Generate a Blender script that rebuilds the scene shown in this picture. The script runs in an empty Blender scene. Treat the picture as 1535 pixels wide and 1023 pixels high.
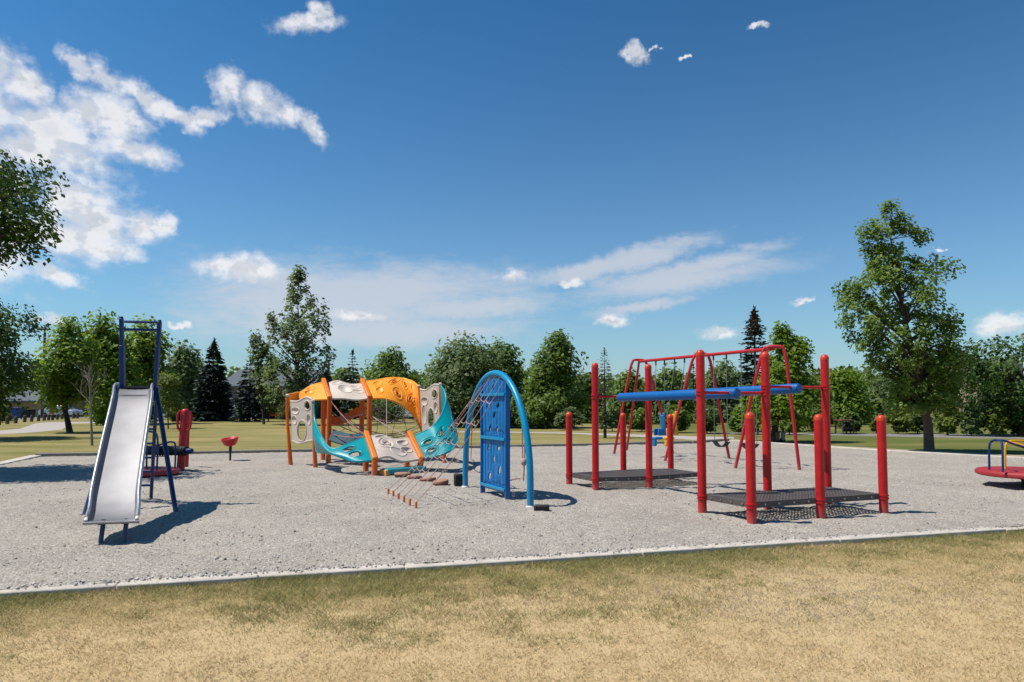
import bpy, bmesh, math, random
import numpy as np
from mathutils import Vector, Matrix
C = bpy.context.scene.collection
scene = bpy.context.scene
PI = math.pi
R = math.radians

# ------------------------------------------------------------------ camera
CAMH, PITCH, FPX, CX, HOR = 1.6, R(3.0), 1023.33, 767.5, 606.0
CY = HOR - FPX*math.tan(PITCH)
cam_d = bpy.data.cameras.new("camera"); cam = bpy.data.objects.new("camera", cam_d); C.objects.link(cam)
cam.location = (0, 0, CAMH); cam.rotation_euler = (PI/2+PITCH, 0, 0)
cam_d.lens = 24; cam_d.sensor_width = 36; cam_d.shift_y = (CY-511.5)/1535
cam_d.clip_end = 4000; cam_d.clip_start = 0.05
scene.camera = cam

def ray(px, py):
    dx = (px-CX)/FPX; dy = -(py-CY)/FPX
    return Vector((dx, math.cos(PITCH)-dy*math.sin(PITCH), math.sin(PITCH)+dy*math.cos(PITCH)))
def G(px, py, z=0.0):                      # point of the ground seen at a pixel of the photograph
    r = ray(px, py); s = (z-CAMH)/r.z
    return Vector((r.x*s, r.y*s, z))
def P(px, py, d):                          # point at distance d seen at a pixel
    r = ray(px, py); s = d/r.y
    return Vector((r.x*s, d, CAMH+r.z*s))
def X(px, d): return P(px, HOR, d).x
def Z(py, d): return P(CX, py, d).z

# ------------------------------------------------------------------ materials
def new_mat(name):
    m = bpy.data.materials.new(name); m.use_nodes = True
    nt = m.node_tree; b = nt.nodes['Principled BSDF']
    return m, nt, b
def N(nt, typ, **kw):
    n = nt.nodes.new(typ)
    for k, v in kw.items():
        if k in n.bl_rna.properties: setattr(n, k, v)
        else: n.inputs[k].default_value = v
    return n
def L(nt, a, b): nt.links.new(a, b)
def ramp(nt, stops):
    n = nt.nodes.new('ShaderNodeValToRGB'); cr = n.color_ramp
    while len(cr.elements) < len(stops): cr.elements.new(0.5)
    for e, (p, c) in zip(cr.elements, stops):
        e.position = p; e.color = (c[0], c[1], c[2], 1)
    return n
def srgb(r, g, b):
    f = lambda v: ((v/255+0.055)/1.055)**2.4 if v > 10 else v/255/12.92
    return (f(r), f(g), f(b))

def paint(name, col, rough=0.4, var=0.12, metal=0.0, scale=9.0, bump=0.04, coat=0.0, wear=True):
    """painted / plastic surface: faint blotches of fading and dust, slightly uneven gloss"""
    m, nt, b = new_mat(name)
    tc = N(nt, 'ShaderNodeTexCoord')
    n1 = N(nt, 'ShaderNodeTexNoise', Scale=scale, Detail=6.0, Roughness=0.65)
    n2 = N(nt, 'ShaderNodeTexNoise', Scale=scale*14, Detail=3.0)
    L(nt, tc.outputs['Object'], n1.inputs['Vector']); L(nt, tc.outputs['Object'], n2.inputs['Vector'])
    c = Vector(col)
    r1 = ramp(nt, [(0.3, c*(1-var)), (0.55, c), (0.8, c*(1-var*.2)+Vector((.5, .48, .45))*var*.35)])
    L(nt, n1.outputs['Fac'], r1.inputs['Fac'])
    colout = r1.outputs['Color']
    if wear:                                  # dust splashed up from the gravel and small chips in the paint
        geo = N(nt, 'ShaderNodeNewGeometry'); sz = N(nt, 'ShaderNodeSeparateXYZ'); L(nt, geo.outputs['Position'], sz.inputs[0])
        mz = N(nt, 'ShaderNodeMapRange'); mz.inputs['From Min'].default_value = .04; mz.inputs['From Max'].default_value = .24; mz.inputs['To Min'].default_value = .40; mz.inputs['To Max'].default_value = 0; L(nt, sz.outputs['Z'], mz.inputs['Value'])
        n3 = N(nt, 'ShaderNodeTexNoise', Scale=22.0, Detail=5.0, Roughness=.7); L(nt, geo.outputs['Position'], n3.inputs['Vector'])
        mu = N(nt, 'ShaderNodeMath', operation='MULTIPLY'); L(nt, mz.outputs[0], mu.inputs[0]); L(nt, n3.outputs['Fac'], mu.inputs[1])
        mx = N(nt, 'ShaderNodeMix', data_type='RGBA'); L(nt, mu.outputs[0], mx.inputs[0]); L(nt, colout, mx.inputs[6]); mx.inputs[7].default_value = (.33, .30, .26, 1)
        n4 = N(nt, 'ShaderNodeTexNoise', Scale=48.0, Detail=3.0, Roughness=.6); L(nt, geo.outputs['Position'], n4.inputs['Vector'])
        chip = N(nt, 'ShaderNodeMapRange'); chip.inputs['From Min'].default_value = .70; chip.inputs['From Max'].default_value = .73; chip.inputs['To Max'].default_value = .7; L(nt, n4.outputs['Fac'], chip.inputs['Value'])
        m2_ = N(nt, 'ShaderNodeMix', data_type='RGBA'); L(nt, chip.outputs[0], m2_.inputs[0]); L(nt, mx.outputs[2], m2_.inputs[6]); m2_.inputs[7].default_value = (.20, .17, .15, 1); colout = m2_.outputs[2]
    L(nt, colout, b.inputs['Base Color']); b.inputs['Specular IOR Level'].default_value = .36
    mr = N(nt, 'ShaderNodeMapRange'); mr.inputs['To Min'].default_value = max(0.02, rough-.1); mr.inputs['To Max'].default_value = rough+.15
    L(nt, n1.outputs['Fac'], mr.inputs['Value']); L(nt, mr.outputs['Result'], b.inputs['Roughness'])
    bp = N(nt, 'ShaderNodeBump', Strength=bump, Distance=0.01); L(nt, n2.outputs['Fac'], bp.inputs['Height']); L(nt, bp.outputs['Normal'], b.inputs['Normal'])
    b.inputs['Metallic'].default_value = metal
    b.inputs['Coat Weight'].default_value = coat
    return m

M = {}
M['red'] = paint('red_paint', (0.49, 0.009, 0.012), 0.38, 0.15)
M['red2'] = paint('faded_red_paint', (0.44, 0.016, 0.022), 0.42, 0.1)
M['mgr'] = paint('dull_red_deck_paint', (0.32, 0.022, 0.028), 0.55, 0.15)
M['navy'] = paint('navy_paint', (0.002, 0.026, 0.115), 0.4, 0.08)
M['blue'] = paint('blue_plastic', (0.002, 0.150, 0.40), 0.38, 0.08)
M['royal'] = paint('royal_blue_plastic', (0.002, 0.105, 0.34), 0.42, 0.08)
M['azure'] = paint('azure_paint', (0.001, 0.225, 0.43), 0.32, 0.06)
M['teal'] = paint('teal_plastic', (0.0, 0.25, 0.285), 0.3, 0.06)
M['darkteal'] = paint('dark_teal_plastic', (0.005, 0.05, 0.08), 0.45, 0.1)
M['orange'] = paint('orange_plastic', (0.90, 0.33, 0.022), 0.36, 0.06)
M['orangepost'] = paint('orange_paint', (0.68, 0.125, 0.012), 0.4, 0.1)
M['band'] = paint('orange_band', (0.74, 0.19, 0.012), 0.4, 0.1)
M['ivory'] = paint('ivory_plastic', (0.58, 0.485, 0.415), 0.45, 0.1)
M['yellow'] = paint('yellow_paint', (0.66, 0.33, 0.012), 0.38, 0.12)
M['black'] = paint('black_rubber', (0.014, 0.014, 0.015), 0.6, 0.15, wear=False)
M['steelpole'] = paint('galvanised_steel', (0.35, 0.36, 0.37), 0.4, 0.15, metal=0.8)
M['chain'] = paint('chain_steel', (0.25, 0.26, 0.27), 0.45, 0.2, metal=0.7)
M['deck'] = paint('deck_coating', (0.092, 0.076, 0.070), 0.55, 0.25)
M['rope'] = paint('rope_red', (0.38, 0.16, 0.145), 0.8, 0.3, scale=25)
M['ropepale'] = paint('rope_pale', (0.42, 0.29, 0.26), 0.8, 0.25, scale=25)
M['stump'] = paint('brown_stump_plastic', (0.20, 0.07, 0.045), 0.6, 0.3, wear=False)
M['stumptop'] = paint('stump_top', (0.36, 0.17, 0.11), 0.65, 0.25)
M['wood'] = paint('weathered_wood', (0.085, 0.065, 0.05), 0.8, 0.35)
M['bark'] = paint('bark', (0.075, 0.058, 0.045), 0.9, 0.45, scale=14, bump=0.5)
M['barkdark'] = paint('dark_bark', (0.035, 0.028, 0.024), 0.9, 0.4, scale=14, bump=0.5)
M['birch'] = paint('pale_bark', (0.27, 0.23, 0.19), 0.85, 0.35, scale=14, bump=0.3)
M['roof'] = paint('roof_shingles', (0.10, 0.115, 0.13), 0.85, 0.3, scale=3)
M['wallgrey'] = paint('grey_siding', (0.17, 0.175, 0.185), 0.8, 0.15, scale=2)
M['walltan'] = paint('tan_siding', (0.30, 0.22, 0.12), 0.8, 0.15, scale=2)
M['walldark'] = paint('dark_siding', (0.045, 0.04, 0.045), 0.8, 0.2, scale=2)
M['wallbeige'] = paint('beige_stucco', (0.42, 0.34, 0.27), 0.85, 0.15, scale=2)
M['white'] = paint('white_paint', (0.72, 0.72, 0.70), 0.5, 0.08)
M['glass'] = paint('window_glass', (0.03, 0.04, 0.05), 0.12, 0.1)
M['tyre'] = M['black']
M['carred'] = paint('car_red', (0.30, 0.02, 0.02), 0.25, 0.05, coat=.6)
M['carwhite'] = paint('car_white', (0.62, 0.63, 0.65), 0.25, 0.05, coat=.6)
M['cardark'] = paint('car_dark', (0.02, 0.022, 0.03), 0.25, 0.05, coat=.6)
M['carsilver'] = paint('car_silver', (0.40, 0.42, 0.44), 0.3, 0.05, metal=.5, coat=.6)
M['bluebin'] = paint('blue_bin_plastic', (0.01, 0.06, 0.30), 0.5, 0.15)
M['orangesign'] = paint('orange_sign', (0.45, 0.09, 0.02), 0.6, 0.1)
M['concrete'] = paint('concrete', (0.56, 0.50, 0.435), 0.85, 0.3, scale=5.0, bump=0.35)
M['concretedark'] = paint('aged_timber_edging', (0.22, 0.20, 0.175), 0.85, 0.3, scale=3.0, bump=0.35)
M['asphaltpath'] = paint('pale_path', (0.40, 0.345, 0.32), 0.9, 0.12, scale=1.2, bump=0.2)
M['road'] = paint('road_asphalt', (0.17, 0.165, 0.16), 0.9, 0.15, scale=1.0, bump=0.2)

def steel_mat():
    m, nt, b = new_mat('slide_steel')
    tc = N(nt, 'ShaderNodeTexCoord')
    mp = N(nt, 'ShaderNodeMapping'); mp.inputs['Scale'].default_value = (34, 1.0, 1.0); mp.inputs['Rotation'].default_value = (0, 0, R(-24)); mp.vector_type = 'TEXTURE'; mp.inputs['Scale'].default_value = (.03, .9, .9)
    n1 = N(nt, 'ShaderNodeTexNoise', Scale=1.5, Detail=5.0); n2 = N(nt, 'ShaderNodeTexNoise', Scale=2.2, Detail=5.0)
    L(nt, tc.outputs['Object'], mp.inputs['Vector']); L(nt, mp.outputs['Vector'], n1.inputs['Vector']); L(nt, tc.outputs['Object'], n2.inputs['Vector'])
    r = ramp(nt, [(0.3, (0.20, 0.198, 0.208)), (0.7, (0.265, 0.262, 0.273))]); L(nt, n2.outputs['Fac'], r.inputs['Fac'])
    L(nt, r.outputs['Color'], b.inputs['Base Color'])
    st_ = N(nt, 'ShaderNodeMix', data_type='RGBA', blend_type='MULTIPLY'); st_.inputs[0].default_value = .22; sr = ramp(nt, [(.32, (.72, .73, .75)), (.5, (1, 1, 1)), (.72, (1.12, 1.12, 1.12))]); L(nt, n1.outputs['Fac'], sr.inputs['Fac']); L(nt, r.outputs['Color'], st_.inputs[6]); L(nt, sr.outputs[0], st_.inputs[7]); L(nt, st_.outputs[2], b.inputs['Base Color'])
    b.inputs['Metallic'].default_value = 0.86
    mr = N(nt, 'ShaderNodeMapRange'); mr.inputs['To Min'].default_value = .50; mr.inputs['To Max'].default_value = .66
    L(nt, n1.outputs['Fac'], mr.inputs['Value']); L(nt, mr.outputs['Result'], b.inputs['Roughness'])
    bp = N(nt, 'ShaderNodeBump', Strength=.12, Distance=.01); L(nt, n2.outputs['Fac'], bp.inputs['Height']); L(nt, bp.outputs['Normal'], b.inputs['Normal'])
    return m
M['steel'] = steel_mat()
M['rim'] = paint('polished_steel_rim', (0.52, 0.515, 0.53), 0.34, 0.08, metal=0.9, wear=False)

def leaf_mat(name, dark, light, trans=0.32, rough=0.5):
    m, nt, b = new_mat(name)
    at = N(nt, 'ShaderNodeAttribute', attribute_name='tone')
    r = ramp(nt, [(0.0, dark), (1.0, light)]); L(nt, at.outputs['Fac'], r.inputs['Fac'])
    L(nt, r.outputs['Color'], b.inputs['Base Color']); b.inputs['Roughness'].default_value = rough
    b.inputs['Specular IOR Level'].default_value = 0.3
    if trans:
        t = N(nt, 'ShaderNodeBsdfTranslucent'); mx = N(nt, 'ShaderNodeMixShader', Fac=trans)
        hs = N(nt, 'ShaderNodeHueSaturation', Value=1.3, Saturation=1.1); hs.inputs['Hue'].default_value = 0.485
        L(nt, r.outputs['Color'], hs.inputs['Color']); L(nt, hs.outputs['Color'], t.inputs['Color'])
        L(nt, b.outputs[0], mx.inputs[1]); L(nt, t.outputs[0], mx.inputs[2])
        L(nt, mx.outputs[0], nt.nodes['Material Output'].inputs['Surface'])
    return m
M['leaf_poplar'] = leaf_mat('poplar_leaves', (0.060, 0.125, 0.016), (0.215, 0.300, 0.060), 0.46, 0.5)
M['leaf_maple'] = leaf_mat('maple_leaves', (0.036, 0.078, 0.014), (0.090, 0.150, 0.028), 0.36)
M['leaf_light'] = leaf_mat('light_leaves', (0.090, 0.170, 0.014), (0.230, 0.330, 0.048), 0.5)
M['leaf_mid'] = leaf_mat('mid_leaves', (0.062, 0.122, 0.018), (0.190, 0.270, 0.055), 0.48)
M['leaf_grey'] = leaf_mat('grey_green_leaves', (0.075, 0.122, 0.040), (0.195, 0.255, 0.100), 0.46)
M['leaf_dark'] = leaf_mat('dark_leaves', (0.050, 0.098, 0.020), (0.145, 0.205, 0.050), 0.45)
M['leaf_yellow'] = leaf_mat('yellow_green_leaves', (0.100, 0.145, 0.024), (0.200, 0.255, 0.055), 0.45)
M['needle'] = leaf_mat('spruce_needles', (0.012, 0.024, 0.020), (0.034, 0.055, 0.045), 0.0, 0.6)
M['cones'] = leaf_mat('spruce_cones', (0.07, 0.035, 0.018), (0.13, 0.065, 0.03), 0.0, 0.7)
M['needle_soft'] = leaf_mat('larch_needles', (0.040, 0.066, 0.036), (0.090, 0.130, 0.070), 0.15, 0.6)

# ------------------------------------------------------------------ mesh builder
class MB:
    def __init__(s): s.v = []; s.f = []; s.fm = []
    def add(s, vs, fs, mi=0):
        o = len(s.v); s.v.extend([tuple(p) for p in vs]); s.f.extend([tuple(i+o for i in f) for f in fs]); s.fm.extend([mi]*len(fs)); return s
    def tube(s, pts, r, seg=10, closed=False, cap=True, mi=0, dome=False):
        pts = [Vector(p) for p in pts]; n = len(pts)
        rr = list(r) if hasattr(r, '__len__') else [r]*n
        if dome:                                             # rounded end at the last point
            d = (pts[-1]-pts[-2]).normalized(); e = pts[-1].copy(); r0 = rr[-1]
            pts[-1] = e-d*r0*.7
            for a in (35, 62, 80): pts.append(e-d*r0*.7+d*r0*.7*math.sin(R(a))); rr.append(r0*math.cos(R(a)))
            n = len(pts)
        tang = []
        for i in range(n):
            a = pts[i-1] if (i > 0 or closed) else pts[i]; b = pts[(i+1) % n] if (i < n-1 or closed) else pts[i]
            t = (b-a); tang.append(t.normalized() if t.length > 1e-9 else Vector((0, 0, 1)))
        up = Vector((0, 0, 1)) if abs(tang[0].z) < .95 else Vector((1, 0, 0))
        nrm = (up-tang[0]*up.dot(tang[0])).normalized()
        vs = []; fs = []
        for i in range(n):
            nrm = nrm-tang[i]*nrm.dot(tang[i])
            nrm = nrm.normalized() if nrm.length > 1e-6 else tang[i].orthogonal().normalized()
            bi = tang[i].cross(nrm)
            for k in range(seg):
                a = 2*PI*k/seg; vs.append(pts[i]+(nrm*math.cos(a)+bi*math.sin(a))*rr[i])
        m = n if closed else n-1
        for i in range(m):
            j = (i+1) % n
            for k in range(seg):
                k2 = (k+1) % seg; fs.append((i*seg+k, i*seg+k2, j*seg+k2, j*seg+k))
        if cap and not closed:
            fs.append(tuple(range(seg-1, -1, -1))); fs.append(tuple((n-1)*seg+k for k in range(seg)))
        return s.add(vs, fs, mi)
    def box(s, c, d, rot=None, mi=0):
        c = Vector(c); h = Vector(d)/2; vs = []
        for x in (-1, 1):
            for y in (-1, 1):
                for z in (-1, 1):
                    p = Vector((x*h.x, y*h.y, z*h.z)); vs.append(c+(rot @ p if rot else p))
        return s.add(vs, [(0, 1, 3, 2), (4, 6, 7, 5), (0, 4, 5, 1), (2, 3, 7, 6), (0, 2, 6, 4), (1, 5, 7, 3)], mi)
    def bar(s, a, b, w, t, up=(0, 0, 1), mi=0):              # flat bar from a to b
        a = Vector(a); b = Vector(b); d = (b-a).normalized(); u = Vector(up)
        sd = d.cross(u).normalized(); n = sd.cross(d).normalized(); vs = []
        for p in (a, b):
            for x, y in ((-1, -1), (1, -1), (1, 1), (-1, 1)): vs.append(p+sd*w/2*x+n*t/2*y)
        return s.add(vs, [(3, 2, 1, 0), (4, 5, 6, 7), (0, 1, 5, 4), (1, 2, 6, 5), (2, 3, 7, 6), (3, 0, 4, 7)], mi)
    def lathe(s, c, prof, seg=24, mi=0, mat=None):
        c = Vector(c); vs = []; fs = []
        for r, z in prof:
            for k in range(seg):
                a = 2*PI*k/seg; p = Vector((r*math.cos(a), r*math.sin(a), z)); vs.append(c+(mat @ p if mat else p))
        for i in range(len(prof)-1):
            for k in range(seg):
                k2 = (k+1) % seg; fs.append((i*seg+k, i*seg+k2, (i+1)*seg+k2, (i+1)*seg+k))
        fs.append(tuple(range(seg-1, -1, -1))); fs.append(tuple((len(prof)-1)*seg+k for k in range(seg)))
        return s.add(vs, fs, mi)
    def prism(s, poly, z0, z1, mi=0):
        n = len(poly); vs = [(p[0], p[1], z0) for p in poly]+[(p[0], p[1], z1) for p in poly]
        fs = [tuple(range(n-1, -1, -1)), tuple(range(n, 2*n))]+[(i, (i+1) % n, n+(i+1) % n, n+i) for i in range(n)]
        return s.add(vs, fs, mi)
    def build(s, name, mat, parent=None, smooth=True, bevel=0, angle=40):
        me = bpy.data.meshes.new(name); me.from_pydata(s.v, [], s.f)
        mats = mat if isinstance(mat, (list, tuple)) else [mat]
        for m in mats: me.materials.append(m)
        if len(mats) > 1: me.polygons.foreach_set('material_index', s.fm)
        bm = bmesh.new(); bm.from_mesh(me); bmesh.ops.recalc_face_normals(bm, faces=bm.faces); bm.to_mesh(me); bm.free()
        if smooth:
            me.polygons.foreach_set('use_smooth', [True]*len(me.polygons)); me.set_sharp_from_angle(angle=R(angle))
        o = bpy.data.objects.new(name, me); C.objects.link(o)
        if parent is not None: adopt(o, parent)
        if bevel:
            b = o.modifiers.new('bevel', 'BEVEL'); b.width = bevel; b.segments = 2; b.limit_method = 'ANGLE'; b.angle_limit = R(40)
        return o
def adopt(child, parent):          # children keep world coordinates under an Empty at the thing's base
    child.parent = parent
    child.matrix_parent_inverse = Matrix.Identity(4) if parent.parent else Matrix.Translation(-parent.location)
def tag(o, label, cat, group=None, kind=None):
    if label: o['label'] = label
    if cat: o['category'] = cat
    if group: o['group'] = group
    if kind: o['kind'] = kind
    return o
def thing(name, label, cat, loc=(0, 0, 0), group=None):
    o = bpy.data.objects.new(name, None); C.objects.link(o); o.location = loc; o.empty_display_size = .2
    return tag(o, label, cat, group)
def structure(o): o['kind'] = 'structure'; return o

def smoothpath(pts, n=8):          # Catmull-Rom through the points
    pts = [Vector(p) for p in pts]; out = []
    for i in range(len(pts)-1):
        p0 = pts[max(i-1, 0)]; p1 = pts[i]; p2 = pts[i+1]; p3 = pts[min(i+2, len(pts)-1)]
        for k in range(n):
            t = k/n
            out.append(0.5*((2*p1)+(p2-p0)*t+(2*p0-5*p1+4*p2-p3)*t*t+(3*p1-p0-3*p2+p3)*t*t*t))
    out.append(pts[-1]); return out

# numpy value noise
def _h(ix, iy, seed):
    n = (ix.astype(np.int64)*374761393+iy.astype(np.int64)*668265263+seed*974711) & 0x7fffffff
    n = (n ^ (n >> 13))*1274126177 & 0x7fffffff
    return ((n ^ (n >> 16)) & 0xffff)/65535.0
def vnoise(x, y, sc, seed=0):
    x = np.asarray(x)*sc; y = np.asarray(y)*sc; ix = np.floor(x); iy = np.floor(y); fx = x-ix; fy = y-iy
    fx = fx*fx*(3-2*fx); fy = fy*fy*(3-2*fy); ix = ix.astype(np.int64)+10000; iy = iy.astype(np.int64)+10000
    return (_h(ix, iy, seed)*(1-fx)+_h(ix+1, iy, seed)*fx)*(1-fy)+(_h(ix, iy+1, seed)*(1-fx)+_h(ix+1, iy+1, seed)*fx)*fy
def fbm(x, y, sc, o=4, seed=0):
    a = 0; w = .5; t = 0
    for i in range(o): a = a+w*vnoise(x, y, sc*2**i, seed+i*17); t += w; w *= .5
    return a/t
def in_poly(x, y, poly):
    ins = np.zeros(x.shape, bool); n = len(poly); j = n-1
    for i in range(n):
        xi, yi = poly[i][0], poly[i][1]; xj, yj = poly[j][0], poly[j][1]
        c = ((yi > y) != (yj > y)) & (x < (xj-xi)*(y-yi)/(yj-yi+1e-12)+xi)
        ins ^= c; j = i
    return ins
def np_mesh(name, verts, faces, mat, attrs=None, smooth=False, parent=None):
    """verts (n,3), faces (m,k) all with the same k"""
    me = bpy.data.meshes.new(name); k = faces.shape[1]
    me.vertices.add(len(verts)); me.vertices.foreach_set('co', np.ascontiguousarray(verts, np.float32).ravel())
    me.loops.add(faces.size); me.loops.foreach_set('vertex_index', np.ascontiguousarray(faces, np.int32).ravel())
    me.polygons.add(len(faces)); me.polygons.foreach_set('loop_start', np.arange(0, faces.size, k, dtype=np.int32))
    me.polygons.foreach_set('loop_total', np.full(len(faces), k, np.int32))
    me.update(calc_edges=True)
    if attrs is not None:
        for an, (typ, arr) in attrs.items():
            a = me.attributes.new(an, typ, 'POINT')
            a.data.foreach_set('color' if 'COLOR' in typ else 'value', np.ascontiguousarray(arr, np.float32).ravel())
    if smooth: me.polygons.foreach_set('use_smooth', np.ones(len(faces), bool))
    me.materials.append(mat)
    o = bpy.data.objects.new(name, me); C.objects.link(o)
    if parent is not None: adopt(o, parent)
    return o
# ------------------------------------------------------------------ light and sky
SUN_E = R(61.5); SH = Vector((1, 0.10, 0)).normalized()          # shadows fall to the right and slightly away
S = Vector((-SH.x*math.cos(SUN_E), -SH.y*math.cos(SUN_E), math.sin(SUN_E)))
sd = bpy.data.lights.new('sun', 'SUN'); sd.energy = 4.0; sd.angle = R(0.53); sd.color = (1.0, 0.94, 0.85)
sun = bpy.data.objects.new('sun', sd); C.objects.link(sun); sun.rotation_euler = S.to_track_quat('Z', 'Y').to_euler(); sun.location = (-20, -5, 40)

world = bpy.data.worlds.new("World"); scene.world = world; world.use_nodes = True
wt = world.node_tree; bg = wt.nodes['Background']; bg.inputs['Strength'].default_value = 0.115
sky = wt.nodes.new('ShaderNodeTexSky'); sky.sky_type = 'NISHITA'; sky.sun_disc = False
sky.sun_elevation = SUN_E; sky.sun_rotation = math.atan2(S.x, S.y); sky.altitude = 1050; sky.air_density = 1.0; sky.dust_density = 0.6; sky.ozone_density = 2.6
def AE(px, py):
    r = ray(px, py); return math.atan2(r.x, r.y), math.atan2(r.z, math.hypot(r.x, r.y))
wtc = N(wt, 'ShaderNodeTexCoord'); sep = N(wt, 'ShaderNodeSeparateXYZ'); L(wt, wtc.outputs['Generated'], sep.inputs[0])
def wm(op, a, b=None, clamp=False):
    n = wt.nodes.new('ShaderNodeMath'); n.operation = op; n.use_clamp = clamp
    for i, q in enumerate((a, b)):
        if q is None: continue
        if isinstance(q, (int, float)): n.inputs[i].default_value = q
        else: L(wt, q, n.inputs[i])
    return n.outputs[0]
az = wm('ARCTAN2', sep.outputs['X'], sep.outputs['Y']); el = wm('ARCSINE', sep.outputs['Z'])
cmb = N(wt, 'ShaderNodeCombineXYZ'); L(wt, az, cmb.inputs[0]); L(wt, el, cmb.inputs[1])
AEV = cmb.outputs[0]
WN = N(wt, 'ShaderNodeTexNoise', Scale=55.0, Detail=5.0, Roughness=.6); L(wt, AEV, WN.inputs['Vector'])
ws = N(wt, 'ShaderNodeVectorMath', operation='SUBTRACT'); L(wt, WN.outputs['Color'], ws.inputs[0]); ws.inputs[1].default_value = (.5, .5, .5)
wsc = N(wt, 'ShaderNodeVectorMath', operation='MULTIPLY'); L(wt, ws.outputs[0], wsc.inputs[0]); wsc.inputs[1].default_value = (.040, .022, 0)
wad = N(wt, 'ShaderNodeVectorMath', operation='ADD'); L(wt, AEV, wad.inputs[0]); L(wt, wsc.outputs[0], wad.inputs[1])
def blobs(lst):
    """distance field of ellipses in azimuth/elevation; (px, py, half width px, half height px, tilt deg)"""
    cur = None
    for px, py, hw, hh, rot in lst:
        a, e = AE(px, py); a2, _ = AE(px+hw, py); a1, _ = AE(px-hw, py); _, e2 = AE(px, py-hh); _, e1 = AE(px, py+hh)
        mp = N(wt, 'ShaderNodeMapping', vector_type='TEXTURE')
        mp.inputs['Location'].default_value = (a, e, 0); mp.inputs['Rotation'].default_value = (0, 0, R(rot)); mp.inputs['Scale'].default_value = ((a2-a1)/2, (e2-e1)/2, 1)
        L(wt, wad.outputs[0], mp.inputs['Vector']); ln = N(wt, 'ShaderNodeVectorMath', operation='LENGTH'); L(wt, mp.outputs[0], ln.inputs[0])
        cur = ln.outputs['Value'] if cur is None else wm('MINIMUM', cur, ln.outputs['Value'])
    return cur
def noise(scale, detail, rough=.6, stretch=(1, 1, 1), off=(0, 0, 0), dist=0.0):
    mp = N(wt, 'ShaderNodeMapping'); mp.inputs['Scale'].default_value = stretch; mp.inputs['Location'].default_value = off
    L(wt, AEV, mp.inputs['Vector']); n = N(wt, 'ShaderNodeTexNoise', Scale=scale, Detail=detail, Roughness=rough, Distortion=dist); L(wt, mp.outputs[0], n.inputs['Vector'])
    return n.outputs['Fac']
def maprange(v, a, b, c=0.0, d=1.0, smooth=True):
    n = N(wt, 'ShaderNodeMapRange'); n.interpolation_type = 'SMOOTHSTEP' if smooth else 'LINEAR'
    for k, q in (('From Min', a), ('From Max', b), ('To Min', c), ('To Max', d)): n.inputs[k].default_value = q
    L(wt, v, n.inputs['Value']); return n.outputs['Result']
CUM = [(-60, 165, 130, 80, 0), (40, 128, 46, 34, -28), (-20, 95, 55, 40, -10), (85, 205, 95, 42, -18), (180, 185, 50, 36, -35), (195, 225, 60, 22, -8), (40, 225, 120, 36, 0), (-120, 250, 200, 60, 0), (130, 165, 40, 30, -30),
       (118, 97, 34, 17, -25), (160, 117, 34, 17, -30), (215, 148, 44, 17, -33), (262, 172, 40, 14, -28), (305, 176, 34, 11, 12), (345, 133, 24, 28, -30), (392, 155, 44, 24, -14), (430, 172, 20, 14, -30), (463, 188, 32, 14, -38),
       (110, 300, 60, 44, -20), (150, 330, 58, 44, -20), (90, 358, 90, 34, -6), (210, 345, 34, 26, 10), (250, 340, 17, 15, 20), (-20, 360, 90, 70, 0), (160, 375, 60, 16, 0),
       (85, 412, 50, 13, -22), (355, 402, 58, 18, 0), (330, 398, 28, 14, 0), (75, 478, 26, 8, 0), (265, 488, 15, 4, 0),
       (462, 35, 44, 15, 12), (480, 18, 18, 15, 0), (951, 80, 16, 13, -25), (979, 74, 6, 2.5, 10), (985, 71, 5, 2.5, -20), (1027, 86, 6, 3.5, 20), (1033, 83, 4, 3, -20), (943, 74, 8, 6, 10), (1140, 38, 16, 4, 0),
       (767, 414, 18, 8, 0), (857, 426, 17, 6, 0), (917, 481, 27, 8, 0), (1080, 499, 27, 9, 0), (540, 474, 34, 7, 0), (1510, 487, 42, 15, 0), (1205, 452, 14, 4, 0), (1408, 374, 8, 2.5, 10)]
f1 = blobs(CUM)
n1 = noise(24, 7, .54, (1, 1.3, 1)); n1b = noise(24, 7, .54, (1, 1.3, 1), (0.012, -0.016, 0)); n3 = noise(75, 5, .6, (1, 1.25, 1), (4, 2, 1)); n0 = noise(9, 3, .5, (1, 1.3, 1), (3, 1, 0))
fld = wm('ADD', wm('SUBTRACT', 1.02, f1), wm('MULTIPLY', wm('SUBTRACT', n1, .5), 1.9))
fld = wm('ADD', fld, wm('ADD', wm('MULTIPLY', wm('SUBTRACT', n0, .5), 0.5), wm('MULTIPLY', wm('SUBTRACT', n3, .5), 0.5)))
cmask = maprange(fld, -0.48, 0.86)
CIR = [(560, 440, 260, 44, 4), (700, 462, 150, 22, 4), (440, 425, 130, 30, -4), (400, 470, 60, 40, -50), (960, 385, 110, 18, 12), (880, 405, 90, 16, 14), (1050, 400, 120, 16, 10), (560, 500, 240, 26, 2), (480, 450, 220, 60, 0), (960, 460, 80, 10, 8), (1020, 420, 170, 22, 6)]
f2 = blobs(CIR)
n2 = noise(7, 8, .62, (1, 3.2, 1), (0, 0, 2), .6); n2b = noise(30, 6, .65, (1, 4, 1), (1, 0, 5), .5)
fl2 = wm('ADD', wm('SUBTRACT', 1.05, f2), wm('ADD', wm('MULTIPLY', wm('SUBTRACT', n2, .5), 1.5), wm('MULTIPLY', wm('SUBTRACT', n2b, .5), .55)))
wmask = wm('MULTIPLY', maprange(fl2, -0.35, 0.8), 0.74)
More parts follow.
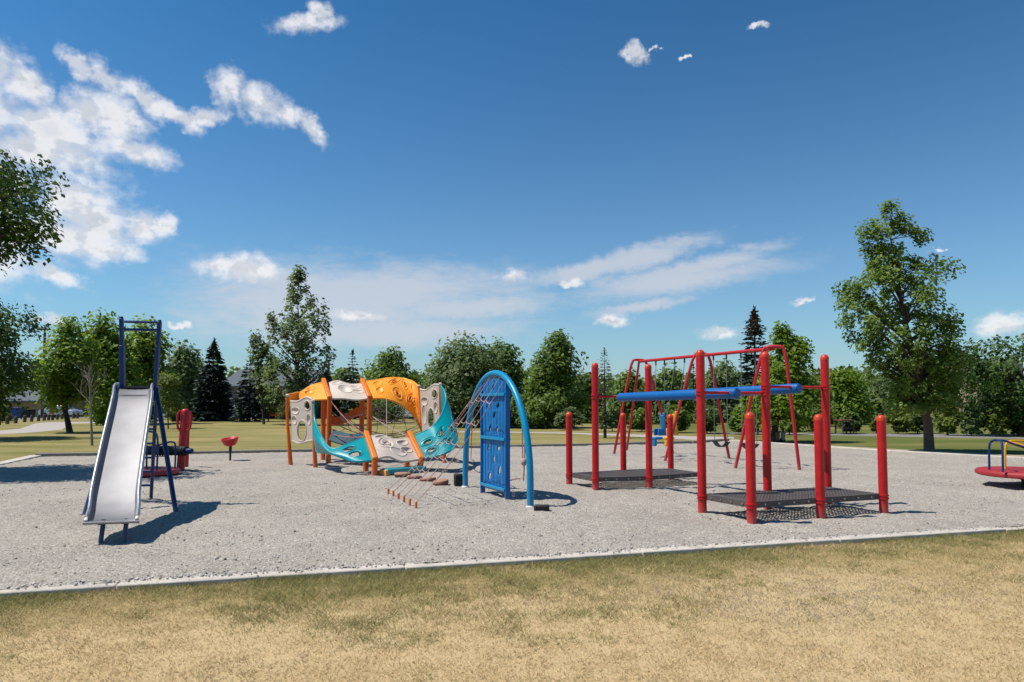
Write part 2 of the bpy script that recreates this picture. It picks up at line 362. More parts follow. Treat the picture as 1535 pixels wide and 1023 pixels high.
# tint of the clear sky (a film-like deep cerulean)
hs = N(wt, 'ShaderNodeHueSaturation', Saturation=1.1, Value=1.0); L(wt, sky.outputs[0], hs.inputs['Color'])
tint = N(wt, 'ShaderNodeMix', data_type='RGBA', blend_type='MULTIPLY'); tint.inputs[0].default_value = 1.0
L(wt, hs.outputs[0], tint.inputs[6]); tint.inputs[7].default_value = (0.116, 0.256, 0.248, 1)
lit = maprange(wm('SUBTRACT', n1, n1b), -0.05, 0.06)
body = maprange(fld, 0.2, 1.5, 1.0, 0.0)
lit2 = wm('ADD', wm('MULTIPLY', lit, .45), wm('MULTIPLY', body, .55))
ccol = N(wt, 'ShaderNodeMix', data_type='RGBA'); L(wt, lit2, ccol.inputs[0]); ccol.inputs[6].default_value = (3.0, 3.3, 3.75, 1); ccol.inputs[7].default_value = (6.0, 5.9, 5.9, 1)
gm = N(wt, 'ShaderNodeGamma', Gamma=1.38); L(wt, tint.outputs[2], gm.inputs[0]); sc4 = N(wt, 'ShaderNodeVectorMath', operation='SCALE'); sc4.inputs['Scale'].default_value = 3.0; L(wt, gm.outputs[0], sc4.inputs[0])
hfac = wm('MULTIPLY', wm('POWER', 2.718, wm('MULTIPLY', wm('MAXIMUM', el, 0.0), -5.6)), .97)
hz = N(wt, 'ShaderNodeMix', data_type='RGBA'); L(wt, hfac, hz.inputs[0]); L(wt, sc4.outputs[0], hz.inputs[6]); hz.inputs[7].default_value = (2.72, 2.82, 3.25, 1)
m1 = N(wt, 'ShaderNodeMix', data_type='RGBA'); L(wt, wmask, m1.inputs[0]); L(wt, hz.outputs[2], m1.inputs[6]); m1.inputs[7].default_value = (3.9, 4.05, 4.45, 1)
m2 = N(wt, 'ShaderNodeMix', data_type='RGBA'); L(wt, wm('MULTIPLY', cmask, .94), m2.inputs[0]); L(wt, m1.outputs[2], m2.inputs[6]); L(wt, ccol.outputs[2], m2.inputs[7])
L(wt, m2.outputs[2], bg.inputs['Color'])
scene.cycles.diffuse_bounces = 6; scene.view_settings.view_transform = 'Standard'; scene.view_settings.look = 'None'; scene.view_settings.exposure = 0.50; scene.view_settings.gamma = 1

# ------------------------------------------------------------------ ground
K0 = G(0, 893); K1 = G(1535, 795); KD = (K1-K0).normalized(); KN = Vector((KD.y, -KD.x, 0))     # KN points towards the camera
NEAR_L = K0-KD*9; NEAR_R = K1+KD*7
FAR = [G(55, 686), G(250, 683.5), G(420, 680), G(707, 673.5), G(840, 670.5), G(1035, 666), G(1092, 662), G(1340, 679.5), G(1535, 690.5)]
FAR.append(FAR[-1]+(FAR[-1]-FAR[-2]).normalized()*7)
PIT = [NEAR_L, NEAR_R]+FAR[::-1]+[G(0, 698.5), G(-330, 745)]

def ground_mat():
    m, nt, b = new_mat('dry_lawn')
    geo = N(nt, 'ShaderNodeNewGeometry')
    dot = N(nt, 'ShaderNodeVectorMath', operation='DOT_PRODUCT'); sub = N(nt, 'ShaderNodeVectorMath', operation='SUBTRACT')
    sub.inputs[1].default_value = K0; L(nt, geo.outputs['Position'], sub.inputs[0]); L(nt, sub.outputs[0], dot.inputs[0]); dot.inputs[1].default_value = KN
    nb = N(nt, 'ShaderNodeTexNoise', Scale=.55, Detail=5.0, Roughness=.6); nm = N(nt, 'ShaderNodeTexNoise', Scale=4.0, Detail=6.0, Roughness=.7); nf = N(nt, 'ShaderNodeTexNoise', Scale=70.0, Detail=4.0, Roughness=.7)
    for n in (nb, nm, nf): L(nt, geo.outputs['Position'], n.inputs['Vector'])
    def mth(op, a, b_):
        n = nt.nodes.new('ShaderNodeMath'); n.operation = op
        for i, q in enumerate((a, b_)):
            if isinstance(q, (int, float)): n.inputs[i].default_value = q
            else: L(nt, q, n.inputs[i])
        return n.outputs[0]
    near = N(nt, 'ShaderNodeMapRange'); near.inputs['From Min'].default_value = 0.0; near.inputs['From Max'].default_value = 1.5; L(nt, dot.outputs['Value'], near.inputs['Value'])
    dry = mth('ADD', near.outputs['Result'], mth('MULTIPLY', mth('SUBTRACT', nb.outputs['Fac'], .5), 1.3))
    dry = mth('ADD', dry, mth('MULTIPLY', mth('SUBTRACT', nm.outputs['Fac'], .5), .9))
    rn = ramp(nt, [(0.0, (0.20, 0.185, 0.070)), (0.4, (0.34, 0.265, 0.115)), (0.8, (0.54, 0.40, 0.22)), (1.0, (0.60, 0.45, 0.255))]); L(nt, dry, rn.inputs['Fac'])
    # field beyond the play area: greener, streaked
    mpf = N(nt, 'ShaderNodeMapping'); mpf.inputs['Scale'].default_value = (.35, 1.0, 1); L(nt, geo.outputs['Position'], mpf.inputs['Vector'])
    nq = N(nt, 'ShaderNodeTexNoise', Scale=.32, Detail=7.0, Roughness=.65); L(nt, mpf.outputs[0], nq.inputs['Vector'])
    sx = N(nt, 'ShaderNodeSeparateXYZ'); L(nt, geo.outputs['Position'], sx.inputs[0])
    gx = N(nt, 'ShaderNodeMapRange'); gx.inputs['From Min'].default_value = 6; gx.inputs['From Max'].default_value = 14; L(nt, sx.outputs['X'], gx.inputs['Value'])
    fd = mth('SUBTRACT', mth('ADD', nq.outputs['Fac'], mth('MULTIPLY', mth('SUBTRACT', nf.outputs['Fac'], .5), .35)), mth('MULTIPLY', gx.outputs['Result'], .22))
    rf = ramp(nt, [(0.25, (0.115, 0.135, 0.036)), (0.45, (0.22, 0.20, 0.072)), (0.62, (0.33, 0.27, 0.12)), (0.8, (0.42, 0.32, 0.16))]); L(nt, fd, rf.inputs['Fac'])
    sel = mth('GREATER_THAN', dot.outputs['Value'], -0.4)
    mx = N(nt, 'ShaderNodeMix', data_type='RGBA'); L(nt, sel, mx.inputs[0]); L(nt, rf.outputs[0], mx.inputs[6]); L(nt, rn.outputs[0], mx.inputs[7])
    fine = N(nt, 'ShaderNodeMix', data_type='RGBA', blend_type='MULTIPLY'); fine.inputs[0].default_value = .75
    rr = ramp(nt, [(0.3, (.5, .5, .48)), (0.62, (1.12, 1.1, 1.05))]); L(nt, nf.outputs['Fac'], rr.inputs['Fac'])
    L(nt, mx.outputs[2], fine.inputs[6]); L(nt, rr.outputs[0], fine.inputs[7])
    L(nt, fine.outputs[2], b.inputs['Base Color']); b.inputs['Roughness'].default_value = .95; b.inputs['Specular IOR Level'].default_value = .1
    bp = N(nt, 'ShaderNodeBump', Strength=.6, Distance=.03); L(nt, nf.outputs['Fac'], bp.inputs['Height']); L(nt, bp.outputs[0], b.inputs['Normal'])
    return m
M['lawn'] = ground_mat()
g = MB(); ring = [0, 30, 120, 500, 2500]
g.add([(-2500, -800, 0), (2500, -800, 0), (2500, 3000, 0), (-2500, 3000, 0)], [(0, 1, 2, 3)])
structure(g.build('lawn', M['lawn'], smooth=False))

def gravel_mat():
    m, nt, b = new_mat('gravel')
    geo = N(nt, 'ShaderNodeNewGeometry')
    v = N(nt, 'ShaderNodeTexVoronoi', Scale=68.0); v2 = N(nt, 'ShaderNodeTexVoronoi', Scale=33.0); nb = N(nt, 'ShaderNodeTexNoise', Scale=.8, Detail=5.0); nm = N(nt, 'ShaderNodeTexNoise', Scale=9.0, Detail=6.0, Roughness=.7)
    for n in (v, v2, nb, nm): L(nt, geo.outputs['Position'], n.inputs['Vector'])
    sp = N(nt, 'ShaderNodeSeparateColor'); L(nt, v.outputs['Color'], sp.inputs[0])
    r = ramp(nt, [(0.0, (0.19, 0.168, 0.142)), (0.25, (0.295, 0.264, 0.228)), (0.6, (0.345, 0.312, 0.273)), (0.92, (0.405, 0.371, 0.330)), (1.0, (0.54, 0.51, 0.47))]); L(nt, sp.outputs[0], r.inputs['Fac'])
    big = ramp(nt, [(0.3, (.88, .87, .86)), (0.7, (1.08, 1.07, 1.05))]); L(nt, nb.outputs['Fac'], big.inputs['Fac'])
    mx = N(nt, 'ShaderNodeMix', data_type='RGBA', blend_type='MULTIPLY'); mx.inputs[0].default_value = 1; L(nt, r.outputs[0], mx.inputs[6]); L(nt, big.outputs[0], mx.inputs[7])
    L(nt, mx.outputs[2], b.inputs['Base Color']); b.inputs['Roughness'].default_value = .92; b.inputs['Specular IOR Level'].default_value = .2
    def mth(op, a, b_):
        n = nt.nodes.new('ShaderNodeMath'); n.operation = op
        for i, q in enumerate((a, b_)):
            if isinstance(q, (int, float)): n.inputs[i].default_value = q
            else: L(nt, q, n.inputs[i])
        return n.outputs[0]
    h = mth('ADD', mth('MULTIPLY', mth('SUBTRACT', 1, v.outputs['Distance']), .5), mth('ADD', mth('MULTIPLY', mth('SUBTRACT', 1, v2.outputs['Distance']), .8), mth('MULTIPLY', nm.outputs['Fac'], 1.2)))
    bp = N(nt, 'ShaderNodeBump', Strength=.62, Distance=.02); L(nt, h, bp.inputs['Height']); L(nt, bp.outputs[0], b.inputs['Normal'])
    return m
M['gravel'] = gravel_mat()
def build_gravel():
    ys = [3.0]
    while ys[-1] < 31: ys.append(ys[-1]*1.0033)
    ys = np.array(ys); us = np.arange(-1.32, 1.32, .0038)
    Y, U = np.meshgrid(ys, us, indexing='ij'); Xg = U*Y
    Xg = Xg+(fbm(Xg, Y, 11, 2, 5)-.5)*.03
    clod = np.abs(fbm(Xg, Y, 9, 3, 3)-.5)*2; fine = vnoise(Xg, Y, 38, 8)
    z = .026+.030*(fbm(Xg, Y, 1.1, 3, 1)-.4)+.022*(1-clod)*vnoise(Xg, Y, 4, 44)+.012*fine+.030*(fbm(Xg, Y, 5.5, 2, 21)-.5)
    z = np.maximum(z, .006)
    nr, nc = Y.shape; idx = np.arange(nr*nc).reshape(nr, nc)
    cx = (Xg[:-1, :-1]+Xg[1:, 1:])/2; cy = (Y[:-1, :-1]+Y[1:, 1:])/2
    poly = [(p.x, p.y) for p in PIT]; keep = in_poly(cx, cy, poly)
    f = np.stack([idx[:-1, :-1], idx[:-1, 1:], idx[1:, 1:], idx[1:, :-1]], -1)[keep]
    used, inv = np.unique(f.ravel(), return_inverse=True)
    v = np.stack([Xg, Y, z], -1).reshape(-1, 3)[used]
    o = np_mesh('gravel_bed', v, inv.reshape(-1, 4), M['gravel'], smooth=True); structure(o)
build_gravel()
def scatter_stones():
    rng = np.random.default_rng(4); n = 5200
    y = 5.2*np.exp(rng.random(n)*math.log(14/5.2)); x = (rng.random(n)*2-1)*.85*y
    k = in_poly(x, y, [(p.x, p.y) for p in PIT]); x = x[k]; y = y[k]; z = np.full(len(x), .042)
    t = rng.random(900)*13; q = rng.normal(size=900)*.045-.035; x = np.concatenate([x, K0.x+KD.x*t+KN.x*q]); y = np.concatenate([y, K0.y+KD.y*t+KN.y*q]); z = np.concatenate([z, np.full(900, .056)]); n = len(x)
    base = np.array([(1, 0, 0), (-.6, .8, 0), (-.5, -.85, 0), (.1, .1, .8), (.2, -.1, -.6)])
    fc = np.array([(0, 1, 3), (1, 2, 3), (2, 0, 3), (1, 0, 4), (2, 1, 4), (0, 2, 4)])
    s = .009+.014*rng.random(n)**2.5; a = rng.random(n)*2*PI; ca = np.cos(a); sa = np.sin(a)
    b = base[None]*(1+.5*(rng.random((n, 5, 3))-.5))*s[:, None, None]
    v = np.stack([b[..., 0]*ca[:, None]-b[..., 1]*sa[:, None]+x[:, None], b[..., 0]*sa[:, None]+b[..., 1]*ca[:, None]+y[:, None], b[..., 2]*.8+z[:, None]], -1).reshape(-1, 3)
    f = (fc[None]+np.arange(n)[:, None, None]*5).reshape(-1, 3)
    m, nt, bb = new_mat('loose_stones'); at = N(nt, 'ShaderNodeAttribute', attribute_name='tone'); r = ramp(nt, [(0, (.17, .15, .14)), (.6, (.36, .335, .31)), (1, (.62, .60, .57))])
    L(nt, at.outputs['Fac'], r.inputs['Fac']); L(nt, r.outputs[0], bb.inputs['Base Color']); bb.inputs['Roughness'].default_value = .9
    o = np_mesh('loose_gravel_stones', v, f, m, {'tone': ('FLOAT', np.repeat(rng.random(n), 5))}); o['kind'] = 'stuff'
scatter_stones()

def kerb(name, pts, w, z0, z1, mat, side=None):
    """a run of edging: segments butted end to end with thin joints"""
    b = MB(); pts = [Vector((p.x, p.y, 0)) for p in pts]
    for a, c in zip(pts[:-1], pts[1:]):
        d = (c-a); ln = d.length; d.normalize(); n = Vector((-d.y, d.x, 0)); k = max(1, round(ln/2.4)); rnd = random.Random(int(ln*977))
        for i in range(k):
            p = a+d*(ln*i/k+.003); q = a+d*(ln*(i+1)/k-.003); mid = (p+q)/2; dz = rnd.uniform(-.006, .006)
            rot = Matrix((d, n, Vector((0, 0, 1)))).transposed()
            b.box((mid.x+n.x*rnd.uniform(-.006, .006), mid.y+n.y*rnd.uniform(-.006, .006), (z0+z1)/2+dz), ((q-p).length, w, z1-z0), rot)
    o = b.build(name, mat, bevel=.012); structure(o); return o
kerb('kerb_near', [NEAR_L+KN*.02, NEAR_R+KN*.02], .17, -.05, .052, M['concrete'])
kerb('kerb_far', FAR[:7], .26, -.05, .125, M['concretedark'])
kerb('kerb_right', FAR[6:], .30, -.05, .085, M['concrete'])
kerb('kerb_left', [G(-330, 745), G(0, 698.5), FAR[0]], .32, -.05, .07, M['concrete'])

def strip(name, up, lo, mat, z=.004):
    b = MB(); a = [G(*p) for p in up]; c = [G(*p) for p in lo]; n = len(a)
    b.add([(p.x, p.y, z) for p in a]+[(p.x, p.y, z) for p in c], [(i, n+i, n+i+1, i+1) for i in range(n-1)])
    return structure(b.build(name, mat, smooth=False))
strip('footpath', [(-200, 655), (-60, 650), (0, 646), (30, 643), (45, 638), (55, 634.5), (75, 633.3), (110, 632.8), (165, 632.6), (230, 633)],
      [(-200, 668), (-60, 656), (0, 651.3), (35, 649.5), (62, 647.5), (92, 644.5), (100, 640), (107, 635.5), (165, 634.2), (230, 634)], M['asphaltpath'])
strip('park_path', [(640, 646.5), (720, 647), (800, 648), (860, 649), (930, 651), (1000, 653), (1040, 654.5), (1100, 655.5)],
      [(640, 647.7), (720, 648.3), (800, 649.5), (860, 650.8), (930, 654), (1000, 657.5), (1040, 660), (1100, 658)], M['asphaltpath'])
strip('road', [(-300, 628.5), (0, 627.0), (100, 624.5), (240, 624.5), (450, 625), (640, 626)], [(-300, 633), (0, 631.3), (90, 626.5), (240, 627.6), (450, 628.2), (640, 628.4)], M['road'])
strip('street', [(1060, 648.5), (1240, 650), (1400, 651), (1620, 653)], [(1060, 650), (1240, 653), (1400, 656), (1620, 660)], M['road'])
# bare dirt band along the right kerb
dirt = paint('bare_dirt', (0.33, 0.255, 0.165), .95, .25, scale=2.5, bump=.3)
strip('dirt_verge', [(1090, 660), (1340, 673.5), (1535, 683), (1640, 688)], [(1092, 662.5), (1340, 679), (1535, 690), (1640, 696)], dirt, .006)

# ------------------------------------------------------------------ grass blades of the near lawn
def grass_blades():
    rng = np.random.default_rng(11)
    n = 900000
    y = 2.2+rng.random(n)**.8*8.2; x = (rng.random(n)*2-1)*(.82*y+1.2)+.3
    d = (x-K0.x)*KN.x+(y-K0.y)*KN.y
    tuft = fbm(x, y, 7, 3, 71)
    k = (d > .085+.16*(fbm(x, y, 2.5, 3, 9)-.5)) & (rng.random(n) < .25+1.3*np.clip(tuft-.2, 0, 1)+.5*np.exp(-d*3))
    x = x[k]; y = y[k]; d = d[k]; n = len(x); tuft = tuft[k]
    edge = np.exp(-np.maximum(d-.1, 0)/.10)
    big = fbm(x, y, .55, 4, 3); med = fbm(x, y, 3.2, 3, 33)
    # greener along the kerb and to the left, straw towards the camera
    left = np.clip((1.5-x)/7, 0, 1)
    green = np.clip(1.25-d*(.72-.22*left)+(big-.5)*3.0+(med-.5)*2.2+.25*left-.28, 0, 1)
    gp = np.exp(-(((x-5.5)/.9)**2+((y-7.15)/.3)**2)); green = np.clip(green+gp*.8, 0, 1)
    grey = np.clip(np.exp(-(((x-2.1)/1.9)**2+((y-5.75)/.55)**2))*1.2+(fbm(x, y, .9, 3, 55)-.5)*1.2, 0, 1)*(1-green)
    h = (.012+.020*rng.random(n))*(.7+.8*green)+edge*.05*rng.random(n)*np.clip(fbm(x, y, 2.5, 2, 8)*2.4-.6, 0.15, 1)
    w = .0013+.0016*rng.random(n)
    a = rng.random(n)*2*PI; lean = (.5+1.5*rng.random(n))*h
    la = rng.random(n)*2*PI
    z0 = np.full(n, .001)
    v = np.empty((n, 3, 3), np.float32)
    v[:, 0] = np.stack([x-np.cos(a)*w, y-np.sin(a)*w, z0], -1); v[:, 1] = np.stack([x+np.cos(a)*w, y+np.sin(a)*w, z0], -1)
    v[:, 2] = np.stack([x+np.cos(la)*lean, y+np.sin(la)*lean, z0+h], -1)
    gr = np.array([.20, .205, .065]); st = np.array([.62, .465, .250]); gy = np.array([.36, .31, .235]); ol = np.array([.37, .315, .135])
    u = rng.random(n)
    isg = u < green*.8+.13
    col = np.where(isg[:, None], gr+(ol-gr)*rng.random(n)[:, None]**1.5, st*(.62+.6*rng.random(n))[:, None])
    gm = (rng.random(n) < grey*.75) & ~isg; col = np.where(gm[:, None], gy*(.55+.7*rng.random(n))[:, None], col)
    dk = rng.random(n) < .05; col = np.where(dk[:, None], col*.45, col)
    c4 = np.ones((n, 3, 4), np.float32); c4[:, :, :3] = col[:, None, :]
    m, nt, b = new_mat('grass_blades'); at = N(nt, 'ShaderNodeAttribute', attribute_name='blade'); L(nt, at.outputs['Color'], b.inputs['Base Color']); b.inputs['Roughness'].default_value = .8; b.inputs['Specular IOR Level'].default_value = .2
    t = N(nt, 'ShaderNodeBsdfTranslucent'); mx = N(nt, 'ShaderNodeMixShader', Fac=.25); L(nt, at.outputs['Color'], t.inputs['Color']); L(nt, b.outputs[0], mx.inputs[1]); L(nt, t.outputs[0], mx.inputs[2]); L(nt, mx.outputs[0], nt.nodes['Material Output'].inputs['Surface'])
    o = np_mesh('grass_blades', v.reshape(-1, 3), np.arange(n*3).reshape(-1, 3), m, {'blade': ('FLOAT_COLOR', c4.reshape(-1, 4))})
    o['kind'] = 'stuff'
grass_blades()
# ------------------------------------------------------------------ trees
def leaf_quads(pts, size, rng, up=.6, aspect=.62, outward=None):
    """diamond leaves with random attitude; pts (n,3), size (n,)"""
    n = len(pts)
    nrm = rng.normal(size=(n, 3)); nrm[:, 2] = np.abs(nrm[:, 2])*(1+up)+up*.4
    if outward is not None: nrm += outward*1.3
    nrm /= np.linalg.norm(nrm, axis=1)[:, None]
    t = rng.normal(size=(n, 3)); t -= nrm*(t*nrm).sum(1)[:, None]; t /= np.linalg.norm(t, axis=1)[:, None]+1e-9
    b = np.cross(nrm, t); s = size[:, None]
    v = np.stack([pts-t*s*.5, pts+b*s*aspect*.5+nrm*s*.08, pts+t*s*.5, pts-b*s*aspect*.5+nrm*s*.08], 1)
    return v.reshape(-1, 3), np.arange(n*4).reshape(-1, 4)
def interp_prof(prof, z):
    zs = [p[0] for p in prof]; return np.interp(z, zs, [p[1] for p in prof]), np.interp(z, zs, [p[2] for p in prof])

def broadleaf(name, label, bx, by, prof, leaf, bark='bark', d=None, nclump=90, nleaf=9000, leafsize=.12, trunk_r=.15, spread=.5, depthk=.9, limbs=26, seed=1, lean=0.0, group=None, cat='tree', inner=.25, fork=None, flat=.95, pointy=0, lobes=.8):
    """prof: (photo y, left x, right x) silhouette of the crown; measured at the trunk's distance"""
    rng = np.random.default_rng(seed); rnd = random.Random(seed)
    base = G(bx, by) if d is None else P(bx, HOR, d); base.z = 0; d = base.y
    root = thing(name, label, cat, base, group)
    pm = sorted([(Z(py, d), X(xl, d), X(xr, d)) for py, xl, xr in prof])
    zlo, zhi = pm[0][0], pm[-1][0]
    zz = np.linspace(zlo, zhi, 200); l, r = interp_prof(pm, zz); w = (r-l)+.15*(r-l).max(); w = w/w.sum()
    cz = rng.choice(zz, nclump, p=w)+rng.normal(size=nclump)*(zhi-zlo)/200; cz = np.clip(cz, zlo, zhi)
    l, r = interp_prof(pm, cz); hw = np.maximum((r-l)/2-spread*.55, .05); cxm = (l+r)/2
    th = rng.random(nclump)*2*PI; hw = np.maximum(hw*(1-lobes*.55+lobes*1.1*vnoise(cz/(zhi-zlo)*6.5+seed, np.cos(th)*1.3+np.sin(th)*.9+7, 1.0, seed)), .05); rad = inner+(1-inner)*rng.random(nclump)**.4
    cl = np.stack([cxm+hw*rad*np.cos(th), base.y+hw*depthk*rad*np.sin(th), cz], -1)
    csz = spread*(.55+.75*rng.random(nclump)); cw = csz**2; cw /= cw.sum()
    ci = rng.choice(nclump, nleaf, p=cw)
    off = rng.normal(size=(nleaf, 3)); off /= np.linalg.norm(off, axis=1)[:, None]; off *= (rng.random(nleaf)**.45)[:, None]*csz[ci][:, None]; off[:, 2] *= flat
    if pointy: off[:, 2] += pointy*csz[ci]*rng.random(nleaf)**2
    pts = cl[ci]+off; pts[:, 2] = np.maximum(pts[:, 2], .15)
    ctr = np.stack([np.interp(pts[:, 2], zz, np.interp(zz, [p[0] for p in pm], [(p[1]+p[2])/2 for p in pm])), np.full(nleaf, base.y), pts[:, 2]-.3], -1)
    outw = pts-ctr; outw /= np.linalg.norm(outw, axis=1)[:, None]+1e-6
    sz = leafsize*(.65+.7*rng.random(nleaf))
    v, f = leaf_quads(pts, sz, rng, outward=outw)
    tone = np.clip(.5*rng.random(nleaf)+.6*rng.random(nclump)[ci]-.05, 0, 1)
    np_mesh('crown', v, f, M[leaf], {'tone': ('FLOAT', np.repeat(tone, 4))}, parent=root)
    # trunk and limbs: one continuous woody part
    tb = MB(); top = Vector((np.interp(zlo+(zhi-zlo)*.93, [p[0] for p in pm], [(p[1]+p[2])/2 for p in pm]), base.y, zlo+(zhi-zlo)*.93))
    path = []; nseg = 9
    for i in range(nseg+1):
        t = i/nseg; p = base.lerp(top, t); xm = (interp_prof(pm, max(p.z, zlo))[0]+interp_prof(pm, max(p.z, zlo))[1])/2
        p.x = (base.x+(top.x-base.x)*t**1.3)+lean*math.sin(t*PI*.6)+rnd.uniform(-1, 1)*trunk_r*.5*(0 if i == 0 else 1); p.y += rnd.uniform(-1, 1)*trunk_r*.5*(0 if i == 0 else 1); path.append(p)
    rad_ = [trunk_r*(1.35 if i == 0 else (1-.93*(i/nseg)**.8)) for i in range(nseg+1)]
    path[0].z = -.05; path.insert(1, path[0].lerp(path[1], .12)); rad_.insert(1, trunk_r)
    tb.tube(path, rad_, 9)
    def on_trunk(z):
        for a, b_ in zip(path[:-1], path[1:]):
            if a.z <= z <= b_.z: return a.lerp(b_, (z-a.z)/(b_.z-a.z+1e-6))
        return path[-1].copy()
    order = list(range(nclump)); rnd.shuffle(order)
    for i in order[:limbs]:
        c = Vector(cl[i]); hd = math.hypot(c.x-base.x, c.y-base.y); z0 = max(min(c.z-hd*rnd.uniform(.5, .95), path[-1].z*.96), zlo*.75+.15*zhi*.3); z0 = max(z0, .12*zhi)
        a = on_trunk(z0); r0 = max(trunk_r*(1-.9*z0/zhi)*.5, .012)
        mid = a.lerp(c, .5)+Vector((rnd.uniform(-.1, .1)*hd, rnd.uniform(-.1, .1)*hd, rnd.uniform(0, .12)*hd))
        tb.tube(smoothpath([a, mid, c], 4), [r0*(1-.85*k/8) for k in range(9)], 5)
    tb.build('trunk', M[bark], root)
    return root

def conifer(name, label, bx, by, top_y, halfw_px, d=None, levels=34, seed=1, leaf='needle', quad=.30, dens=1.0, base_clear=.05, group=None, top_x=None, power=.85, trunk_r=.16, droop=.25, nb=9, cones=False, step=.16):
    rng = np.random.default_rng(seed); rnd = random.Random(seed)
    base = G(bx, by) if d is None else P(bx, HOR, d); base.z = 0; d = base.y
    H = Z(top_y, d); Rm = halfw_px/FPX*d; tx = X(top_x, d)-base.x if top_x else 0
    root = thing(name, label, 'tree', base, group)
    tb = MB(); tb.tube([base+Vector((tx*t, 0, H*t-(.05 if t == 0 else 0))) for t in (0, .25, .5, .75, 1)], [trunk_r*(1-.95*t) for t in (0, .25, .5, .75, 1)], 8)
    P_, T_, S_, TO = [], [], [], []
    for k in range(levels):
        t = base_clear+(1-base_clear)*(k+rnd.uniform(-.35, .35))/levels; t = min(max(t, .02), .985); z = H*t
        Ls = Rm*((1-t)**power)*1.0+.06*Rm*(1 if t < .9 else .3); n = max(4, int(nb*(1-.45*t)))
        a0 = rnd.random()*7
        for j in range(n):
            a = a0+2*PI*j/n+rnd.uniform(-.25, .25); ln = Ls*rnd.uniform(.68, 1.12); dirv = Vector((math.cos(a), math.sin(a), 0))
            rise = .28 if t > .7 else .05
            pts = []
            for q in range(4):
                u = q/3; pts.append(base+Vector((tx*t, 0, z))+dirv*ln*u+Vector((0, 0, ln*(rise*u-droop*u*u*1.3+.10*u**3))))
            if ln > .25: tb.tube(pts, [.022*(1-.8*q/3)*max(.5, trunk_r/.16) for q in range(4)], 4)
            m = max(3, int(ln/step*dens*1.5))
            for q in range(m):
                u = rnd.uniform(.12, 1.0)**.75; i = min(int(u*3), 2); p = pts[i].lerp(pts[i+1], u*3-i)
                sd = dirv.cross(Vector((0, 0, 1)))*rnd.choice((-1, 1))
                dv = (dirv*rnd.uniform(.5, 1.1)+sd*rnd.uniform(.1, 1.0)+Vector((0, 0, rnd.uniform(-.45, .18)))).normalized()
                P_.append(p); T_.append(dv); S_.append(quad*(1.1-.45*u)*rnd.uniform(.7, 1.3)*min(1, .45+ln/Rm)); TO.append(rnd.random()*.7+(.3 if u > .75 else 0))
    for q in range(14): P_.append(base+Vector((tx*(1-.02*q), 0, H*(1-.006*q)))); T_.append(Vector((rnd.uniform(-.5, .5), rnd.uniform(-.5, .5), 1)).normalized()); S_.append(quad*.6); TO.append(.5)
    P_ = np.array(P_); T_ = np.array(T_); S_ = np.array(S_)[:, None]; n = len(P_)
    nr = rng.normal(size=(n, 3)); nr[:, 2] = np.abs(nr[:, 2])+.6; b = np.cross(nr, T_); b /= np.linalg.norm(b, axis=1)[:, None]+1e-9
    v = np.stack([P_, P_+T_*S_*.45+b*S_*.2, P_+T_*S_, P_+T_*S_*.45-b*S_*.2], 1).reshape(-1, 3)
    np_mesh('crown', v, np.arange(n*4).reshape(-1, 4), M[leaf], {'tone': ('FLOAT', np.repeat(np.clip(TO, 0, 1), 4))}, parent=root)
    tb.build('trunk', M['barkdark'], root)
    if cones:                                                     # brown cone clusters near the tip
        m = 520; t = 1-rng.random(m)**1.2*.22; a = rng.random(m)*2*PI; rr = Rm*(1-t)**power*rng.random(m)**.5*.9
        pts = np.stack([base.x+tx*t+rr*np.cos(a), base.y+rr*np.sin(a), H*t-.05], -1); v, f = leaf_quads(pts, np.full(m, quad*.42), rng, up=0)
        np_mesh('cones', v, f, M['cones'], {'tone': ('FLOAT', np.repeat(rng.random(m), 4))}, parent=root)
    return root

# --- left side
broadleaf('maple_tree', 'big dark maple reaching in from the left edge, its lowest boughs hanging over the gravel', -235, 0, [(40, -420, -190), (150, -450, -100), (215, -440, -60), (250, -440, 22), (280, -440, 48), (310, -440, 42), (345, -430, 14), (375, -420, 12), (400, -400, 6), (425, -360, -30)], 'leaf_maple', d=15, nclump=240, nleaf=34000, leafsize=.125, trunk_r=.22, spread=.5, limbs=60, seed=3, depthk=.5)
broadleaf('maple_tree', 'dark maple at the left edge standing behind the first one, low crown beside the garage', -48, 0, [(455, -110, 18), (490, -150, 44), (530, -170, 50), (570, -160, 46), (600, -140, 30), (612, -120, 2)], 'leaf_maple', d=31, nclump=120, nleaf=13000, leafsize=.19, trunk_r=.2, spread=.75, limbs=30, seed=5)
broadleaf('leaning_tree', 'bright green young tree with a dark leaning trunk beside the curving footpath', 105, 649, [(488, 98, 112), (505, 70, 128), (530, 58, 140), (560, 50, 146), (590, 60, 142), (606, 72, 120)], 'leaf_light', bark='barkdark', nclump=90, nleaf=8500, leafsize=.24, trunk_r=.17, spread=.75, limbs=24, seed=8, lean=-.5)
broadleaf('leafy_tree', 'tall green tree rising just left of the slide ladder', 160, 0, [(480, 142, 156), (500, 130, 178), (530, 122, 198), (570, 125, 205), (605, 130, 205), (630, 150, 190)], 'leaf_light', bark='barkdark', d=52, nclump=110, nleaf=8500, leafsize=.34, trunk_r=.2, spread=1.1, limbs=24, seed=9)
broadleaf('leafy_tree', 'green tree seen through the top of the slide frame', 215, 0, [(488, 205, 228), (508, 188, 246), (540, 182, 256), (580, 185, 258), (612, 190, 250), (632, 205, 235)], 'leaf_light', bark='barkdark', d=56, nclump=110, nleaf=8500, leafsize=.34, trunk_r=.2, spread=1.1, limbs=24, seed=10)
